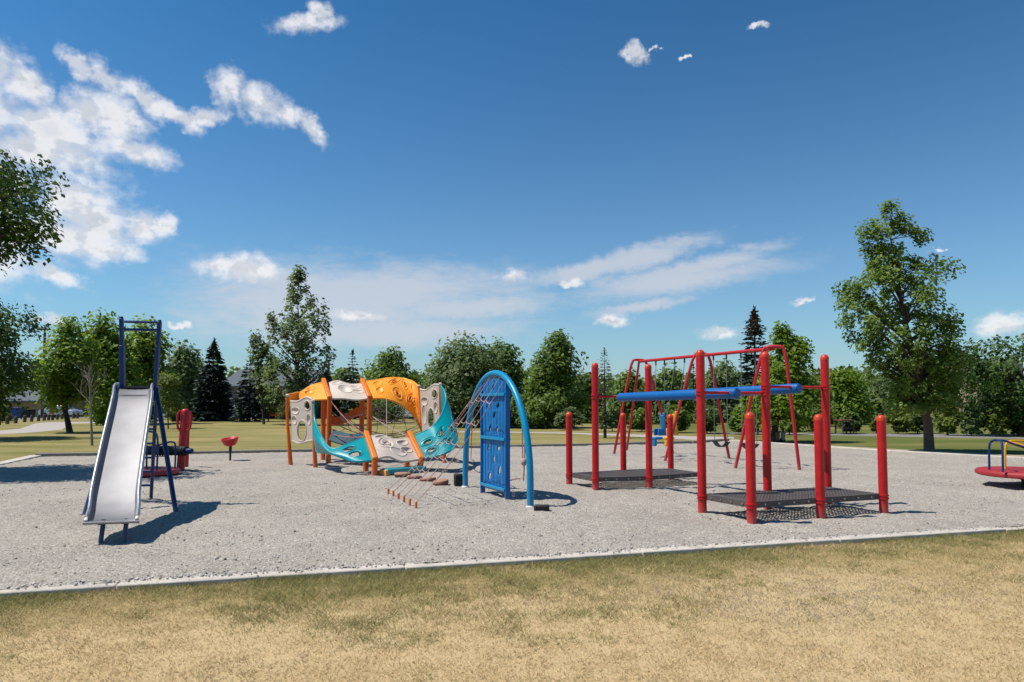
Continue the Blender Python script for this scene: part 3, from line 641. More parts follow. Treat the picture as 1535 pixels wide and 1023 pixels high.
broadleaf('small_tree', 'slender young tree on the lawn just right of the slide', 252, 643, [(566, 240, 262), (585, 232, 276), (605, 232, 280), (618, 240, 272)], 'leaf_yellow', nclump=30, nleaf=2600, leafsize=.16, trunk_r=.05, spread=.5, limbs=12, seed=12)
broadleaf('distant_tree', 'grey green poplar far off between the slide and the dark spruce', 270, 0, [(530, 262, 282), (545, 250, 296), (580, 244, 304), (620, 246, 304), (634, 250, 300)], 'leaf_grey', d=82, nclump=80, nleaf=5500, leafsize=.5, trunk_r=.2, spread=1.4, limbs=14, seed=13, pointy=.4)
broadleaf('distant_tree', 'green tree far off behind the red log roll post', 292, 0, [(548, 285, 300), (570, 270, 315), (610, 262, 320), (632, 268, 316)], 'leaf_mid', d=88, nclump=70, nleaf=5000, leafsize=.5, trunk_r=.2, spread=1.4, limbs=10, seed=14)
conifer('spruce_tree', 'dense dark blue spruce with brown cones at its tip, left of the grey house', 319, 0, 511, 32, d=64, levels=46, seed=15, quad=.62, nb=13, cones=True, dens=2.4, step=.3, power=.8, base_clear=.02)
conifer('spruce_tree', 'smaller dark spruce standing in front of the grey house', 374, 0, 539, 25, d=62, levels=30, seed=16, quad=.6, nb=10, dens=1.5, step=.3, power=.7, base_clear=.03)
broadleaf('airy_tree', 'tall open tree with feathery upright sprays towering behind the climbing loop', 443, 0, [(410, 438, 450), (432, 424, 464), (455, 414, 472), (470, 400, 494), (500, 398, 500), (530, 392, 506), (555, 396, 500), (585, 402, 492), (618, 410, 486)], 'leaf_grey', bark='barkdark', d=52, nclump=250, nleaf=5600, leafsize=.28, trunk_r=.17, spread=.40, limbs=150, seed=18, pointy=1.6, inner=.1)
broadleaf('airy_tree', 'lower open tree with drooping sprays just left of the tall feathery one', 396, 0, [(505, 374, 380), (520, 370, 402), (550, 372, 420), (580, 380, 425), (612, 386, 425)], 'leaf_grey', bark='barkdark', d=54, nclump=100, nleaf=2600, leafsize=.28, trunk_r=.12, spread=.42, limbs=60, seed=19, pointy=1.2)
broadleaf('small_tree', 'little round young tree on the lawn left of the orange and ivory loop', 402, 632, [(585, 394, 410), (600, 388, 416), (615, 391, 413)], 'leaf_mid', nclump=26, nleaf=1500, leafsize=.3, trunk_r=.07, spread=.6, limbs=9, seed=20)
conifer('spruce_tree', 'small bent topped dark spruce behind the orange roof of the loop', 532, 0, 527, 20, d=72, levels=24, seed=21, quad=.65, nb=8, dens=1.4, step=.34, top_x=527)
broadleaf('distant_tree', 'wide green tree behind the orange roof of the loop', 585, 0, [(534, 572, 600), (550, 552, 622), (580, 540, 640), (615, 535, 640), (634, 545, 630)], 'leaf_mid', d=76, nclump=90, nleaf=6000, leafsize=.42, trunk_r=.2, spread=1.3, limbs=14, seed=22)
broadleaf('distant_tree', 'far dull green tree just right of the tall feathery tree', 515, 0, [(560, 505, 525), (580, 490, 540), (612, 484, 545), (632, 490, 540)], 'leaf_dark', d=80, nclump=60, nleaf=4000, leafsize=.45, trunk_r=.2, spread=1.3, limbs=10, seed=23)
broadleaf('broad_tree', 'broad grey green tree rising directly behind the blue arch', 700, 0, [(508, 682, 712), (518, 664, 735), (540, 645, 752), (570, 634, 760), (605, 636, 760), (635, 650, 745)], 'leaf_grey', bark='barkdark', d=48, nclump=150, nleaf=10500, leafsize=.29, trunk_r=.26, spread=.95, limbs=34, seed=24)
broadleaf('broad_tree', 'rounded green tree half hidden by the right shoulder of the blue arch', 752, 0, [(520, 738, 760), (540, 728, 780), (575, 720, 785), (615, 722, 790), (640, 730, 785)], 'leaf_mid', bark='barkdark', d=52, nclump=110, nleaf=8500, leafsize=.32, trunk_r=.22, spread=.95, limbs=24, seed=25)
broadleaf('broad_tree', 'fresh green tree with a tall narrow top between the blue arch and the red posts', 832, 0, [(508, 832, 842), (525, 818, 858), (545, 805, 872), (575, 785, 868), (610, 778, 876), (640, 786, 872)], 'leaf_mid', bark='barkdark', d=46, nclump=140, nleaf=11500, leafsize=.28, trunk_r=.2, spread=.85, limbs=30, seed=26, lobes=.95)
broadleaf('broad_tree', 'dark low tree behind the shortest red post at the far left of the decks', 872, 0, [(572, 862, 884), (590, 850, 900), (620, 846, 906), (640, 852, 900)], 'leaf_dark', bark='barkdark', d=58, nclump=70, nleaf=5000, leafsize=.36, trunk_r=.18, spread=1.0, limbs=14, seed=27)
conifer('larch_tree', 'thin see-through larch standing between the red posts of the left deck', 907, 657, 524, 22, levels=34, seed=28, leaf='needle_soft', quad=.22, nb=6, dens=.75, step=.16, power=.6, base_clear=.12, trunk_r=.08, droop=.05)
# --- behind the swings
broadleaf('distant_tree', 'green tree behind the left end of the swing frame', 945, 0, [(568, 935, 955), (585, 918, 968), (615, 915, 975), (640, 925, 968)], 'leaf_mid', d=55, nclump=70, nleaf=5200, leafsize=.36, trunk_r=.18, spread=1.0, limbs=14, seed=29)
broadleaf('distant_tree', 'green tree behind the blue and yellow swing seats', 1003, 0, [(562, 995, 1015), (580, 975, 1030), (610, 968, 1040), (640, 975, 1032)], 'leaf_mid', d=58, nclump=80, nleaf=6000, leafsize=.36, trunk_r=.18, spread=1.0, limbs=14, seed=30)
conifer('spruce_tree', 'small far spruce whose tip shows under the swing crossbar', 1040, 0, 548, 18, d=76, levels=24, seed=31, quad=.6, nb=8, dens=1.3, step=.34)
broadleaf('distant_tree', 'dull green tree behind the middle legs of the swing frame', 1083, 0, [(555, 1070, 1098), (575, 1052, 1112), (610, 1048, 1118), (642, 1060, 1110)], 'leaf_grey', d=60, nclump=90, nleaf=6400, leafsize=.38, trunk_r=.18, spread=1.0, limbs=14, seed=32)
conifer('spruce_tree', 'tall dark spruce with a brown cone laden top rising above the swing frame', 1133, 0, 463, 34, d=40, levels=34, seed=33, quad=.46, nb=9, cones=True, dens=1.5, step=.2, power=.62, base_clear=.08)
broadleaf('leafy_tree', 'light green poplar with loose twigs between the swing end frame and the tallest right post', 1160, 663, [(493, 1166, 1178), (512, 1160, 1192), (518, 1160, 1216), (545, 1150, 1218), (575, 1140, 1220), (605, 1118, 1222), (630, 1112, 1215)], 'leaf_light', bark='barkdark', nclump=110, nleaf=8000, leafsize=.19, trunk_r=.17, spread=.5, limbs=34, seed=34)
broadleaf('distant_tree', 'green tree between the two tallest posts of the right deck', 1205, 0, [(572, 1195, 1218), (590, 1180, 1232), (620, 1176, 1238), (645, 1185, 1230)], 'leaf_mid', d=50, nclump=80, nleaf=6000, leafsize=.3, trunk_r=.18, spread=.9, limbs=14, seed=35)
broadleaf('distant_tree', 'light green tree directly right of the tallest right hand post', 1266, 0, [(560, 1250, 1275), (575, 1238, 1295), (605, 1232, 1308), (640, 1245, 1300)], 'leaf_light', d=54, nclump=90, nleaf=6800, leafsize=.32, trunk_r=.18, spread=1.0, limbs=16, seed=36)
broadleaf('distant_tree', 'shaded green tree under the left side of the big poplar', 1335, 0, [(575, 1315, 1355), (595, 1300, 1372), (625, 1298, 1378), (648, 1310, 1368)], 'leaf_grey', d=58, nclump=90, nleaf=6800, leafsize=.34, trunk_r=.18, spread=1.0, limbs=16, seed=37)
broadleaf('poplar_tree', 'tall sunlit poplar with a thick bare lower trunk, the biggest tree on the right', 1393, 678.5, [(303, 1334, 1352), (322, 1322, 1366), (335, 1302, 1374), (352, 1294, 1388), (375, 1292, 1396), (395, 1284, 1420), (412, 1278, 1442), (432, 1252, 1425), (450, 1244, 1418), (475, 1250, 1450), (497, 1256, 1472), (515, 1264, 1492), (540, 1272, 1494), (560, 1288, 1488), (585, 1294, 1482), (605, 1304, 1462), (618, 1330, 1430)], 'leaf_poplar', bark='bark', nclump=250, nleaf=20000, leafsize=.13, trunk_r=.165, spread=.32, limbs=95, seed=38, depthk=.7, lean=-.15, inner=.2, flat=1.0, lobes=.85)
broadleaf('poplar_tree', 'darker tree at the right edge behind the merry-go-round', 1530, 0, [(516, 1480, 1590), (535, 1452, 1620), (565, 1440, 1640), (600, 1445, 1640), (632, 1470, 1620)], 'leaf_maple', d=34, nclump=170, nleaf=13000, leafsize=.21, trunk_r=.2, spread=.75, limbs=30, seed=39)
# --- small trees and shrubs along the far street
def shrub(label, px, py, hw, top, leaf, seed, n=1900, cat='shrub', name='shrub', size=.2, trunk=.035):
    d = G(px, py).y; h = py-top
    return broadleaf(name, label, px, py, [(top, px-hw*.4, px+hw*.4), (top+h*.3, px-hw, px+hw), (top+h*.62, px-hw*.95, px+hw*.95), (py-h*.12, px-hw*.6, px+hw*.6)], leaf, nclump=26, nleaf=n, leafsize=size, trunk_r=trunk, spread=hw/FPX*d*.42, limbs=8, seed=seed, cat=cat)
shrub('round yellow green bush left of the big poplar trunk', 1346, 651, 17, 619, 'leaf_yellow', 61)
shrub('little yellow green bush between the third short post and the dark gabled house', 1313, 650, 9, 628, 'leaf_yellow', 62, 900)
shrub('light green young tree just right of the big poplar trunk', 1420, 653, 18, 612, 'leaf_yellow', 63, name='small_tree', cat='tree', trunk=.06)
shrub('rounded grey green bush midway between the poplar trunk and the merry-go-round', 1456, 654, 17, 622, 'leaf_grey', 64)
shrub('pale yellow green young tree right behind the blue merry-go-round hoop', 1493, 655, 15, 610, 'leaf_yellow', 65, name='small_tree', cat='tree', trunk=.05)
shrub('dark bush at the right edge behind the yellow merry-go-round hoop', 1528, 654, 18, 618, 'leaf_mid', 66)
shrub('low green bush behind the right swing leg', 1183, 652, 17, 625, 'leaf_mid', 67)
shrub('low dark bush right behind the left deck posts', 962, 647, 20, 618, 'leaf_mid', 68)
shrub('dark green bush between the two swing bays', 1060, 650, 24, 612, 'leaf_dark', 69)
shrub('low bush behind the middle of the park between arch and posts', 800, 643, 26, 608, 'leaf_mid', 70)
shrub('dark low bush behind the right shoulder of the blue arch', 765, 642, 30, 606, 'leaf_dark', 71)
shrub('dark low bush behind the left foot of the blue arch', 690, 640, 30, 606, 'leaf_dark', 72)
shrub('dark low bush behind the ivory panel at the loop right end', 648, 637, 22, 608, 'leaf_dark', 73)
shrub('low dark bush behind the netting of the loop', 578, 635, 36, 605, 'leaf_dark', 74, 2600)
shrub('light bush beside the foot of the big dark spruce', 268, 634, 14, 610, 'leaf_yellow', 75)
shrub('dark bush at the foot of the tall feathery tree', 440, 631, 28, 598, 'leaf_dark', 76, 2400)
shrub('dark undergrowth bush between leaning tree and slide', 150, 635, 22, 600, 'leaf_dark', 77)
shrub('dark bush behind the slide chute', 205, 634, 24, 604, 'leaf_dark', 78)
shrub('dark green bush beneath the big poplar crown', 1375, 650, 22, 606, 'leaf_dark', 79)
shrub('dark green bush left of the tallest right post', 1222, 650, 20, 612, 'leaf_dark', 80)
shrub('shaded bush behind the dark gabled house corner', 1275, 650, 18, 622, 'leaf_dark', 81)
shrub('pale bush below the left edge maple beside the blue bin', 4, 634, 14, 612, 'leaf_yellow', 82)
shrub('grey green bush behind the shortest left red post', 852, 645, 22, 614, 'leaf_grey', 83)
shrub('green bush behind the left swing legs', 918, 647, 22, 610, 'leaf_mid', 84)
shrub('green bush between the middle swing legs', 1012, 649, 22, 612, 'leaf_mid', 85)
shrub('green bush left of the dark spruce trunk', 1112, 651, 22, 612, 'leaf_mid', 86)

# bare young birch
def birch():
    base = G(138, 668); rnd = random.Random(5); root = thing('bare_birch', 'leafless pale young birch on the lawn left of the slide', 'tree', base)
    tb = MB(); br = MB(); H = Z(557, base.y)
    pts = [base+Vector((-.02*base.y*0+(-.20*t), 0, H*t-(.04 if t == 0 else 0))) for t in [i/8 for i in range(9)]]
    tb.tube(pts, [.05*(1-.8*i/8)+.004 for i in range(9)], 8)
    def grow(p, dv, ln, r, lev):
        q = [p]; v = dv.copy()
        for i in range(4):
            v = (v+Vector((rnd.uniform(-.22, .22), rnd.uniform(-.22, .22), .05+.05*lev))).normalized(); q.append(q[-1]+v*ln/4)
        br.tube(q, [r*(1-.7*i/4) for i in range(5)], 4)
        if lev < 2:
            for i in range(3 if lev == 0 else 2):
                k = rnd.choice((1, 2, 3)); s = Vector((rnd.uniform(-1, 1), rnd.uniform(-1, 1), rnd.uniform(.2, .9))).normalized()
                grow(q[k], (v*.6+s*.8).normalized(), ln*rnd.uniform(.4, .65), r*.55, lev+1)
    for i in range(11):
        t = rnd.uniform(.42, .97); k = min(int(t*8), 7); p = pts[k].lerp(pts[k+1], t*8-k); a = rnd.random()*2*PI
        grow(p, Vector((math.cos(a), math.sin(a)*.8, rnd.uniform(.5, 1.0))).normalized(), 1.25*(1.15-t)*1.5+.2, .014, 0)
    tb.build('trunk', M['birch'], root); br.build('branches', M['birch'], root)
birch()

# far-off woods closing the horizon
def woods():
    rng = np.random.default_rng(77); n = 26000
    u = rng.random(n)*2-1; dist = 115+rng.random(n)*50; x = u*1.25*dist
    top = 4.0+4.5*fbm(x, dist*0, .09, 3, 4)+1.5*fbm(x, dist*0, .4, 2, 9); z = top*rng.random(n)**.75
    v, f = leaf_quads(np.stack([x, dist, z], -1), .9+.9*rng.random(n), rng)
    o = np_mesh('distant_woods', v, f, M['leaf_dark'], {'tone': ('FLOAT', np.repeat(np.clip(.6*rng.random(n)+.4*fbm(x, dist, .12, 2, 5), 0, 1), 4))}); o['kind'] = 'stuff'
woods()

# ------------------------------------------------------------------ buildings and far objects
def gable_house(name, label, cat, x0, x1, y0, y1, wall_h, ridge_h, wallm, roofm, ridge='x', over=.4, wins=(), door=None, group=None):
    """walls with a gabled roof; ridge along x or y; wins = (x, z, w, h) on the camera side"""
    base = Vector(((x0+x1)/2, (y0+y1)/2, 0)); root = thing(name, label, cat, base, group); xm, ym = base.x, base.y
    b = MB()
    if ridge == 'x':
        b.add([(x0, y0, -.1), (x1, y0, -.1), (x1, y1, -.1), (x0, y1, -.1), (x0, y0, wall_h), (x1, y0, wall_h), (x1, y1, wall_h), (x0, y1, wall_h), (x0, ym, ridge_h-.12), (x1, ym, ridge_h-.12)], [(0, 1, 5, 4), (1, 2, 6, 9, 5), (2, 3, 7, 6), (3, 0, 4, 8, 7)])
        r = MB()
        for sgn, ya in ((1, y0), (-1, y1)):
            sl = (ridge_h-wall_h)/((y1-y0)/2); e = ya-sgn*over; ze = wall_h-sl*over
            r.add([(x0-over, e, ze), (x1+over, e, ze), (x1+over, ym, ridge_h), (x0-over, ym, ridge_h), (x0-over, e, ze+.16), (x1+over, e, ze+.16), (x1+over, ym, ridge_h+.16), (x0-over, ym, ridge_h+.16)], [(0, 1, 2, 3), (4, 7, 6, 5), (0, 4, 5, 1), (0, 3, 7, 4), (1, 5, 6, 2)])
    else:
        b.add([(x0, y0, -.1), (x1, y0, -.1), (x1, y1, -.1), (x0, y1, -.1), (x0, y0, wall_h), (x1, y0, wall_h), (x1, y1, wall_h), (x0, y1, wall_h), (xm, y0, ridge_h-.12), (xm, y1, ridge_h-.12)], [(0, 1, 5, 8, 4), (1, 2, 6, 5), (2, 3, 7, 9, 6), (3, 0, 4, 7)])
        r = MB()
        for sgn, xa in ((1, x0), (-1, x1)):
            sl = (ridge_h-wall_h)/((x1-x0)/2); e = xa-sgn*over; ze = wall_h-sl*over
            r.add([(e, y0-over, ze), (xm, y0-over, ridge_h), (xm, y1+over, ridge_h), (e, y1+over, ze), (e, y0-over, ze+.16), (xm, y0-over, ridge_h+.16), (xm, y1+over, ridge_h+.16), (e, y1+over, ze+.16)], [(0, 1, 2, 3), (4, 7, 6, 5), (0, 4, 5, 1), (3, 2, 6, 7), (0, 3, 7, 4)])
    b.build('wall', wallm, root, smooth=False); r.build('roof', roofm, root, smooth=False)
    for wx, wz, ww, wh in wins:
        fr = MB(); t = .09
        fr.box((wx, y0-.03, wz+wh/2+t/2), (ww+2*t, .1, t)); fr.box((wx, y0-.03, wz-wh/2-t/2), (ww+2*t, .1, t))
        fr.box((wx-ww/2-t/2, y0-.03, wz), (t, .1, wh)); fr.box((wx+ww/2+t/2, y0-.03, wz), (t, .1, wh)); fr.box((wx, y0-.03, wz), (.06, .08, wh))
        w = fr.build('window', M['white'], root, smooth=False)
        p = MB(); p.box((wx, y0-.008, wz), (ww, .03, wh)); p.build('pane', M['glass'], w, smooth=False)
    return root
d = 74
gable_house('grey_house', 'two storey grey house with a shallow roof behind the dark spruces', 'house', X(338, d), X(462, d), d, d+10, Z(578, d), Z(553, d), M['wallgrey'], M['roof'], 'x', .6,
            [(X(352, d), Z(606, d), 1.6, 1.1), (X(366, d), Z(588, d), 1.3, 1.0), (X(420, d), Z(604, d), 1.8, 1.2), (X(400, d), Z(586, d), 1.3, 1.0), (X(388, d), Z(606, d), 1.2, 1.2)])
d = 84
gable_house('garage', 'low tan garage with a grey blue roof under the left edge maple', 'garage', X(8, d), X(100, d), d, d+8, Z(601, d), Z(586, d), M['walltan'], M['roof'], 'x', .5, [(X(75, d), Z(612, d), 1.4, .9)])
d = 66
gable_house('gabled_house', 'dark gabled house with a white attic window left of the big poplar', 'house', X(1272, d), X(1336, d), d, d+9, Z(628, d), Z(597, d), M['walldark'], M['roof'], 'y', .35, [(X(1314, d), Z(618, d), 1.0, .8), (X(1302, d), Z(618, d), .6, .8), (X(1290, d), Z(640, d), 1.2, .9)])
d = 120
gable_house('apartment_block', 'tall beige apartment block glimpsed through leaves at the right edge', 'apartments', X(1466, d), X(1535, d), d, d+14, Z(542, d), Z(536, d), M['wallbeige'], M['roof'], 'x', .3, [(X(1478, d), Z(556, d), 1.6, 1.3), (X(1500, d), Z(556, d), 1.6, 1.3), (X(1520, d), Z(556, d), 1.6, 1.3), (X(1478, d), Z(580, d), 1.6, 1.3), (X(1500, d), Z(580, d), 1.6, 1.3)])

def car(label, px, py, heading, mat, L_=4.4):
    base = G(px, py); root = thing('parked_car', label, 'car', base); rot = Matrix.Rotation(heading, 4, 'Z')
    T = Matrix.Translation(base) @ rot
    def put(mb): mb.v = [tuple(T @ Vector(p)) for p in mb.v]; return mb
    prof = [(-2.15, .35), (-2.2, .75), (-2.0, .95), (-1.5, 1.0), (-.95, 1.42), (.55, 1.46), (1.15, 1.02), (1.95, .9), (2.2, .68), (2.15, .32)]
    b = MB(); n = len(prof); vs = []
    for sx in (-.85, .85): vs += [(x*L_/4.4, sx*(.82 if z > 1.1 else 1), z) for x, z in prof]
    b.add(vs, [tuple(range(n)), tuple(range(2*n-1, n-1, -1))]+[(i, (i+1) % n, n+(i+1) % n, n+i) for i in range(n)]); put(b).build('body', mat, root, bevel=.06)
    g_ = MB()
    for sx in (-1, 1): g_.add([(x, sx*y, z) for x, y, z in ((-1.35, .80, 1.03), (-.92, .715, 1.36), (.5, .715, 1.39), (1.0, .80, 1.04))], [(0, 1, 2, 3)])
    g_.add([(1.17, -.62, 1.06), (1.17, .62, 1.06), (.64, .58, 1.42), (.64, -.58, 1.42)], [(0, 1, 2, 3)]); put(g_).build('windows', M['glass'], root, smooth=False)
    for wx in (-1.35, 1.35):
        for wy in (-.80, .80):
            w = MB(); w.lathe((wx, wy, .32), [(.2, -.11), (.3, -.12), (.32, -.06), (.32, .06), (.3, .12), (.2, .11)], 16, mat=Matrix.Rotation(PI/2, 3, 'X')); put(w).build('wheel', M['tyre'], root)
car('silver car parked far behind the red log roll post', 243, 629, 0.1, M['carsilver'])
car('red car parked in front of the grey house', 424, 628.7, 0.05, M['carred'])
car('white car parked at the far street behind the loop netting', 606, 630, 0.0, M['carwhite'])
car('grey car half hidden by the leaning tree trunk', 91, 626.5, -.1, M['carsilver'])

def pole(label, px, d, top, arms):
    base = P(px, HOR, d); base.z = 0; root = thing('utility_pole', label, 'utility pole', base); H = Z(top, d)
    b = MB(); b.tube([base+Vector((0, 0, -.1)), base+Vector((0, 0, H))], [.17, .12], 10); b.build('pole', M['wood'], root)
    for dz, w in arms:
        a = MB(); a.box(base+Vector((0, -.16, H-dz)), (w, .12, .14)); c = a.build('crossarm', M['wood'], root)
        for s in (-.42, -.22, .22, .42):
            i = MB(); i.lathe(base+Vector((s*w, -.16, H-dz+.07)), [(.05, 0), (.06, .06), (.035, .1), (.05, .15), (.02, .2)], 8); i.build('insulator', M['steelpole'], c)
pole('wooden utility pole with one crossarm above the left edge trees', 63.5, 78, 490, [(.35, 1.5)])
pole('thin utility pole just right of the tall feathery tree', 492, 86, 541, [(.5, 1.2)])

# bollards along the left street
pts = [(10.8, 636), (23, 635), (36.7, 633.2), (47, 632.4), (57.5, 631.8), (66, 630.9), (72.5, 630.5), (78.6, 630.3), (85.6, 629.4), (92.8, 628.9), (98.5, 628.4), (109.8, 627.8), (115.8, 627.5), (-2, 637.3), (-16, 638.5)]
bol = None
for i, (px, py) in enumerate(pts):
    p = G(px, py); rnd = random.Random(i)
    if bol is None:
        b = MB(); b.lathe(p+Vector((0, 0, 0)), [(.14, -.1), (.135, .45), (.125, .56), (.09, .60)], 10); bol = b.build('wooden_bollard', M['wood']); bol0 = p
        # origin at the base
        bol.data.transform(Matrix.Translation(-p)); bol.location = p; o = bol
    else:
        o = bol.copy(); C.objects.link(o); o.location = p
    o.rotation_euler = (rnd.uniform(-.06, .06), rnd.uniform(.0, .12), 0)
    tag(o, 'short dark wooden bollard in the row edging the far left street', 'bollard', 'bollards along the left street')

# bins, signs and small things in the distance
def bin_(name, label, px, py, w, h, dp, mat, taper=.8):
    base = G(px, py); root = thing(name, label, 'bin', base); b = MB(); vs = []
    for z, k in ((0.1, taper), (h, 1.0)):
        vs += [(base.x+sx*w/2*k, base.y+sy*dp/2*k, z) for sx, sy in ((-1, -1), (1, -1), (1, 1), (-1, 1))]
    b.add(vs, [(3, 2, 1, 0), (4, 5, 6, 7)]+[(i, (i+1) % 4, 4+(i+1) % 4, 4+i) for i in range(4)]); b.build('body', mat, root, bevel=.02)
    l = MB(); l.box(base+Vector((0, -.02, h+.04)), (w*1.06, dp*1.06, .07)); l.build('lid', mat, root, bevel=.02)
    for s in (-1, 1):
        q = MB(); q.lathe(base+Vector((s*w*.32, dp*.3, .1)), [(.04, -.03), (.1, -.03), (.1, .03), (.04, .03)], 12, mat=Matrix.Rotation(PI/2, 3, 'Y')); q.build('wheel', M['black'], root)
bin_('waste_bin', 'blue tapered bin beyond the bollards at the far left', 25, 628.5, .95, 1.15, .8, M['bluebin'], .55)
bin_('waste_bin', 'dark container next to the blue bin', 41, 628, 1.2, .95, .9, M['black'], .9)
bin_('litter_bin', 'left one of two grey litter bins beside the dark spruce trunk', 1166, 664, .15, .36, .15, M['wood'], .8)
bin_('litter_bin', 'right one of two grey litter bins beside the dark spruce trunk', 1174, 664, .15, .36, .15, M['wallgrey'], .8)
def sign(name, label, px, py, top, bot, w, mat):
    base = G(px, py); root = thing(name, label, 'sign', base); d = base.y
    b = MB(); b.tube([base+Vector((0, .03, -.1)), base+Vector((0, .03, Z(top, d)))], .035, 8); b.build('post', M['wood'], root)
    q = MB(); q.box((base.x, base.y-.03, (Z(top, d)+Z(bot, d))/2), (w, .04, Z(top, d)-Z(bot, d))); q.build('board', mat, root, bevel=.006)
sign('notice_board', 'orange red board on a post beyond the bollards', 77.5, 630, 612, 621, .48, M['orangesign'])
sign('notice_board', 'small blank white sign at the far street behind the merry-go-round', 1500, 654, 637, 645, .45, M['white'])
# small play house frame far right
def far_frame():
    base = G(1265, 651); d = base.y; root = thing('playset', 'small orange timber play frame in front of the dark trees right of the posts', 'play frame', base)
    for px in (1257, 1273):
        for dy in (-.4, .4):
            b = MB(); b.tube([Vector((X(px, d), base.y+dy, -.05)), Vector((X(px, d), base.y+dy, Z(631, d)))], .045, 6); b.build('post', M['wood'], root)
    b = MB(); b.box((base.x, base.y, Z(630, d)), (X(1275, d)-X(1256, d), 1.0, .06)); b.build('roof_board', M['stump'], root)
    b = MB(); b.box((base.x, base.y, Z(642, d)), (X(1273, d)-X(1257, d), .8, .06)); b.build('floor_board', M['wood'], root)
far_frame()
# ------------------------------------------------------------------ slide
GZ = .035                                                        # top of the gravel
def V(*a): return Vector(a)
def build_slide():
    base = V(-5.35, 9.6, 0); root = thing('slide', 'shiny steel slide with a tall navy blue ladder frame, near left on the gravel', 'slide', base)
    path = smoothpath([(-5.90, 10.72, 1.845), (-5.80, 10.48, 1.825), (-5.69, 10.26, 1.75), (-5.52, 9.95, 1.62), (-5.12, 9.06, 1.03), (-4.80, 8.36, .55), (-4.635, 8.05, .375), (-4.535, 7.85, .305), (-4.45, 7.66, .29)], 6)
    W = V(math.cos(R(12)), math.sin(R(12)), 0); hw = .243
    prof = [(-hw-.035, .045), (-hw-.035, .07), (-hw-.017, .082), (-hw+.002, .07), (-hw+.006, .035), (-hw+.035, .006), (-.13, 0), (0, -.004), (.13, 0), (hw-.035, .006), (hw-.006, .035), (hw-.002, .07), (hw+.017, .082), (hw+.035, .07), (hw+.035, .045)]
    vs = []; n = len(path); k = len(prof)
    for i, p in enumerate(path):
        t = (path[min(i+1, n-1)]-path[max(i-1, 0)]).normalized(); up = W.cross(t).normalized(); up = up if up.z > 0 else -up
        sc = 1 if i < n-3 else (.75, .45, .15)[i-(n-3)]
        for x, z in prof: vs.append(p+W*x+up*(z*sc if abs(x) > .2 else z))
    b = MB(); b.add(vs, [(i*k+j, i*k+j+1, (i+1)*k+j+1, (i+1)*k+j) for i in range(n-1) for j in range(k-1)])
    o = b.build('chute', M['steel'], root); s = o.modifiers.new('thickness', 'SOLIDIFY'); s.thickness = .012; s.offset = -1
    for sgn in (-1, 1):
        rp = []
        for i, p in enumerate(path[:-2]):
            t = (path[min(i+1, n-1)]-path[max(i-1, 0)]).normalized(); up = W.cross(t).normalized(); up = up if up.z > 0 else -up; rp.append(p+W*sgn*(hw+.016)+up*(.074 if i < n-4 else .05))
        b = MB(); b.tube(rp, .021, 10); b.build('side_rim', M['rim'], root)
    # rolled lip of the exit and a seam plate near the top
    b = MB(); e = path[-1]; b.tube([e-W*(hw+.04)+V(0, 0, -.005), e+W*(hw+.04)+V(0, 0, -.005)], .016, 8); b.build('exit_lip', M['steel'], root)
    b = MB(); p = path[14]; t = (path[15]-path[13]).normalized(); up = W.cross(t); up = up if up.z > 0 else -up
    b.bar(p-W*(hw-.06)+up*.006, p+W*(hw-.06)+up*.006, .022, .006, up=up); b.build('seam_strip', M['steel'], root)
    top = V(-5.80, 10.55, 0); offs = .285
    for sgn in (-1, 1):
        q = P(184 if sgn < 0 else 232, 606, 10.5 if sgn < 0 else 10.6); q.z = 0; tx = X(182 if sgn < 0 else 234.5, 10.6)-q.x
        b = MB(); z1 = 2.95 if sgn < 0 else 2.91
        b.bar(q+V(0, 0, 1.66), q+V(tx*.6, .02, 2.50), .11, .062 if sgn < 0 else .05, up=W); b.bar(q+V(tx*.6, .02, 2.501), q+V(tx, .03, z1-.03), .085, .05, up=W)
        b.tube([q+V(tx, .03, z1-.06), q+V(tx, .03, z1+.01)], .03, 8, dome=True)
        up_ = b.build('upright', M['navy'], root, bevel=.006)
        b = MB()
        for z in (1.85, 2.02, 2.2, 2.38, 2.56, 2.74): b.tube([q+V(0, -.055 if sgn < 0 else -.045, z), q+V(0, -.075 if sgn < 0 else -.06, z)], .009, 6)
        b.build('bolt', M['navy'], up_)
    for z in (2.875, 2.755):
        b = MB(); b.tube([V(X(183, 10.53), 10.53, z), V(X(237, 10.63), 10.63, z)], .02, 8); b.build('handle_bar', M['navy'], root)
    for i, (sgn, px, py) in enumerate(((-1, 124, 776), (1, 265, 771))):
        g = G(px, py); q = P(184 if sgn < 0 else 233, 606, 10.5 if sgn < 0 else 10.6); q.z = 1.85; b = MB(); b.tube([q, g+V(0, 0, -.05)], .034, 10); b.tube([g+V(0, 0, GZ-.02), g+V(0, 0, GZ+.01)], .045, 10); b.build('leg', M['navy'], root)
    lb = G(226, 752); rails = []
    for sgn in (-1, 1):
        f = lb if sgn > 0 else lb-W*2*.24; t = top+W*sgn*.26+V(0, .06, 1.85); rails.append((t, f))
        b = MB(); b.tube([t, f+V(0, 0, -.05)], .027, 8); b.build('ladder_rail', M['navy'], root)
    for k in range(7):
        u = .1+.125*k; a = rails[0][0].lerp(rails[0][1], u); c = rails[1][0].lerp(rails[1][1], u)
        b = MB(); b.bar(a, c, .075, .03); b.build('ladder_step', M['navy'], root, bevel=.004)
    # small top platform
    b = MB(); b.box(top+V(0, .12, 1.86), (.5, .34, .04), Matrix.Rotation(R(12), 3, 'Z')); b.build('platform', M['deck'], root, bevel=.006)
